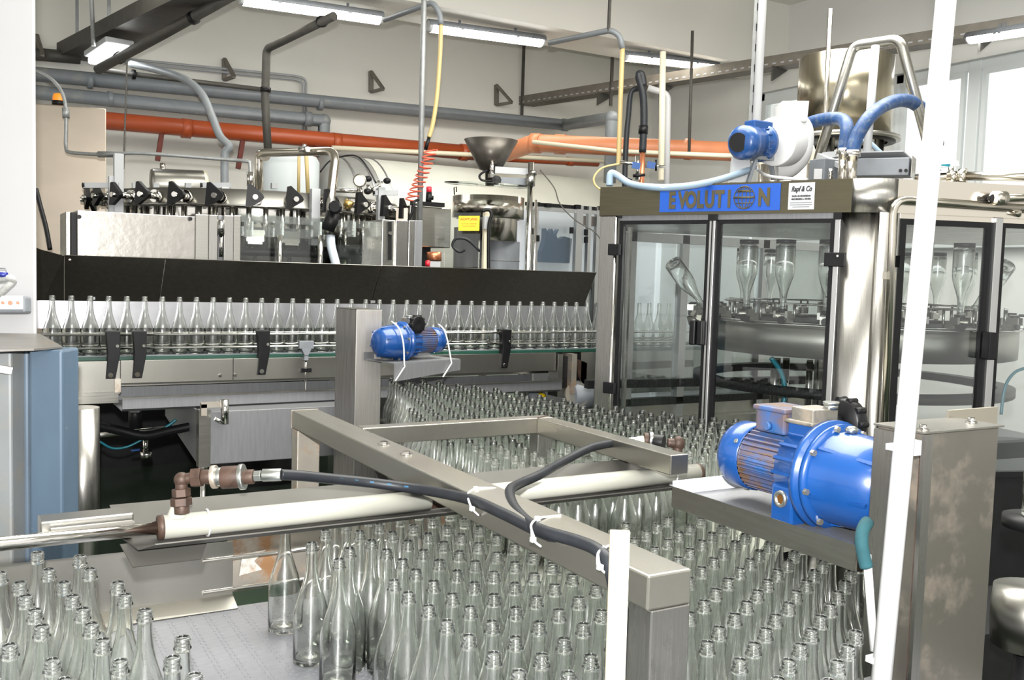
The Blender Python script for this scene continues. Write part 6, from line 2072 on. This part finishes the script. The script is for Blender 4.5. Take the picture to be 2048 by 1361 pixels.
part('tray_wall', MB().prism([e0_ - sdv * .12, e1_ - sdv * .12, e1_ - sdv * .12 + UP * .04, e0_ - sdv * .12 + UP * .04], sdv * .003), STEEL_DULL, t2_)
for f_ in (.14, .86):
    c = mo2 + ax2 * .45 * f_
    rr_ = .105 if f_ < .5 else .085
    pts = [c + sdv * .02 + UP * rr_, c + sdv * (rr_ * .75) + UP * rr_ * .7, c + sdv * (rr_ + .01), c + sdv * (.125) - UP * .10, c + sdv * .13 - UP * .115]
    part('cable_tie', MB().tube(pts, .0045, 6, 4), WHITE_P, t2_)
    part('tie_tail', MB().bar(pts[-1], pts[-1] - ax2 * .06 - UP * .07, .008, .004), WHITE_P, t2_)
# ================================================================== blue-grey machine posts by the pillar
t = thing('machine_post', 'blue-grey painted steel posts with a stained steel cap below the white pillar', 'machine frame', P(60, 1000, 3.0))
tl, tr_ = P(60, 697, 3.05), P(125, 697, 3.05)
def post(x0, x1, dd, y, mt, dep=.12, nm='post'):
    a_, b_ = P(x0, y, dd), P(x1, y, dd)
    h_ = V((b_.x - a_.x, b_.y - a_.y, 0)); n_ = V((-h_.y, h_.x, 0)).normalized()
    if n_.dot(F0) < 0: n_ = -n_
    a0_ = V((a_.x, a_.y, .0)); b0_ = V((b_.x, b_.y, 0))
    return part(nm, MB().prism([a0_, b0_, b0_ + n_ * dep, a0_ + n_ * dep], (0, 0, a_.z)), mt, t, bevel=.008)
post(58, 124, 3.0, 699, BSTEEL)
post(22, 56, 3.08, 700, mat('post_pale_blue', (.15, .2, .26), .45, .1, 4, .2, dirt=(.3, .34, .36), dscale=10, dlo=.62, dhi=.8), .08)  # paler blue-grey paint for the set-back post
post(-60, 22, 3.0, 702, mat('post_grey', (.3, .32, .33), .5, .2, 4, .2, dirt=(.36, .33, .28), dscale=8, dlo=.5, dhi=.8), .1)
zc_ = P(60, 699, 3.0).z
cap = [PZ(-90, 706, zc_ + .002), PZ(68, 702, zc_ + .002), PZ(125, 697, zc_ + .002), PZ(80, 671, zc_ + .002), PZ(-90, 668, zc_ + .002)]
part('post_cap', MB().prism(cap, (0, 0, .006)), CAPST, t)
part('pipe_clip', MB().bar(P(-5, 737, 2.95), P(24, 742, 2.97), .02, .022), STEEL_RUST, t)
# socket strip and wrapped cable on the pillar
sp0 = P(10, 607, 3.40)
sx2 = (P(48, 607, 3.42) - P(-40, 607, 3.42)).normalized()
t = thing('connector_plate', 'grey rimmed plate with three orange holes fixed to the white pillar', 'plate', sp0)
c = P(-12, 608, 3.44)
part('plate_rim', plate(c - UC * .003, RC, UC, .225, .062, .05), GREY_P, t, bevel=.008)
part('plate_face', plate(c + UC * .004 - F0 * .004, RC, UC, .212, .05, .004), mat('pale_blue_plate', (.72, .78, .8), .4), t, bevel=.006)
for x, r in ((6, .0055), (21, .008), (36, .0055)):
    q = P(x, 606, 3.43)
    part('screw_hole', MB().cyl(q, q - F0 * .004, r, seg=16), mat('copper_screw', (.55, .28, .18), .5) if 'copper_screw' not in bpy.data.materials else bpy.data.materials['copper_screw'], t)
t = thing('wrapped_cable', 'cable bundle wrapped in clear plastic with a blue grip on the pillar', 'cable', P(10, 560, 3.4))
part('plastic_wrap', MB().tube([P(-10, 560, 3.42), P(6, 558, 3.4), P(20, 556, 3.38), P(26, 562, 3.4), P(14, 574, 3.4), P(-4, 590, 3.42)], .012, 8, 5), mat('plastic_wrap', (.6, .6, .58), .25, 0, 60, .3, .5), t)
part('blue_grip', MB().cyl(P(-12, 549, 3.38), P(14, 550, 3.38), .009), mat('grip_blue', (.02, .03, .25), .35), t)
part('wire_loop', MB().tube([P(-10, 537, 3.4), P(11, 537, 3.4), P(14, 550, 3.4)], .002, 6), GREY_P, t)
# ================================================================== white leaning pole, wooden batten, cloth
a_, b_ = P(1893, -10, 1.86), P(1757, 1420, 1.86)
dd_ = (a_ - b_).normalized()
t = thing('white_pole', 'long white plastic pole leaning in front of the drive housing', 'pole', b_)
part('pole', MB().cyl(b_ - dd_ * .3, b_ + dd_ * 2.6, .0195, seg=24), WHITE_P, t)
c = P(1806, 893, 1.9)
part('pole_clip', MB().box(P(1800, 893, 1.88), (.06, .02, .012)).box(P(1815, 893, 1.93), (.02, .05, .03)), LGREY_P, t)
part('pole_clip', MB().box(P(1800, 893, 1.88) - dd_ * .42, (.06, .02, .012)), LGREY_P, t)
q0_, q1_ = P(1240, 1062, 1.5), P(1229, 1420, 1.5)
solo('wooden_batten', MB().bar(q1_ - UP * .2, q0_, .031, .012, F0), WOOD, 'pale sawn wooden batten standing upright before the steel frame', 'batten', bevel=.001)
t = thing('wrapped_tube', 'short white tube with a teal cloth wound round its top', 'tube', P(1745, 1200, 1.95))
part('tube', MB().cyl(P(1748, 1302, 1.98), P(1734, 1110, 1.98), .0085), WHITE_P, t)
part('teal_cloth', MB().tube([P(1733, 1135, 1.97), P(1728, 1115, 1.97), P(1723, 1085, 1.97), P(1726, 1060, 1.98), P(1735, 1045, 2.0)], .014, 10, 4), TEAL, t)
# machine parts at the right edge
c = P(2075, 1070, 2.6)
t = thing('bottle_guide', 'round stainless guide dish at the far edge beside the rear plate', 'guide dish', V((c.x, c.y, 0)))
part('dish', MB().lathe([(.0, .78), (.1, .78), (.105, .70), (.1, .62), (0, .62)], V((c.x, c.y, 0)), seg=32), STEEL_H, t)
part('dish_stand', MB().cyl(V((c.x, c.y, 0)), V((c.x, c.y, .62)), .04), DARKM, t)
part('upper_ring', MB().lathe([(0, .98), (.09, .98), (.09, .95), (0, .95)], V((c.x, c.y, 0)), seg=32), DARKM, t)
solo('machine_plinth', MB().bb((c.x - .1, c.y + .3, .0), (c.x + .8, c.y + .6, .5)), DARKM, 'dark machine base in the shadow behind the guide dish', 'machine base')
for k, y in enumerate((1.0,)):
    bottle((c.x, c.y, .98), 'clear bottle standing on the guide dish at the edge', 'bottles on the guide dish')
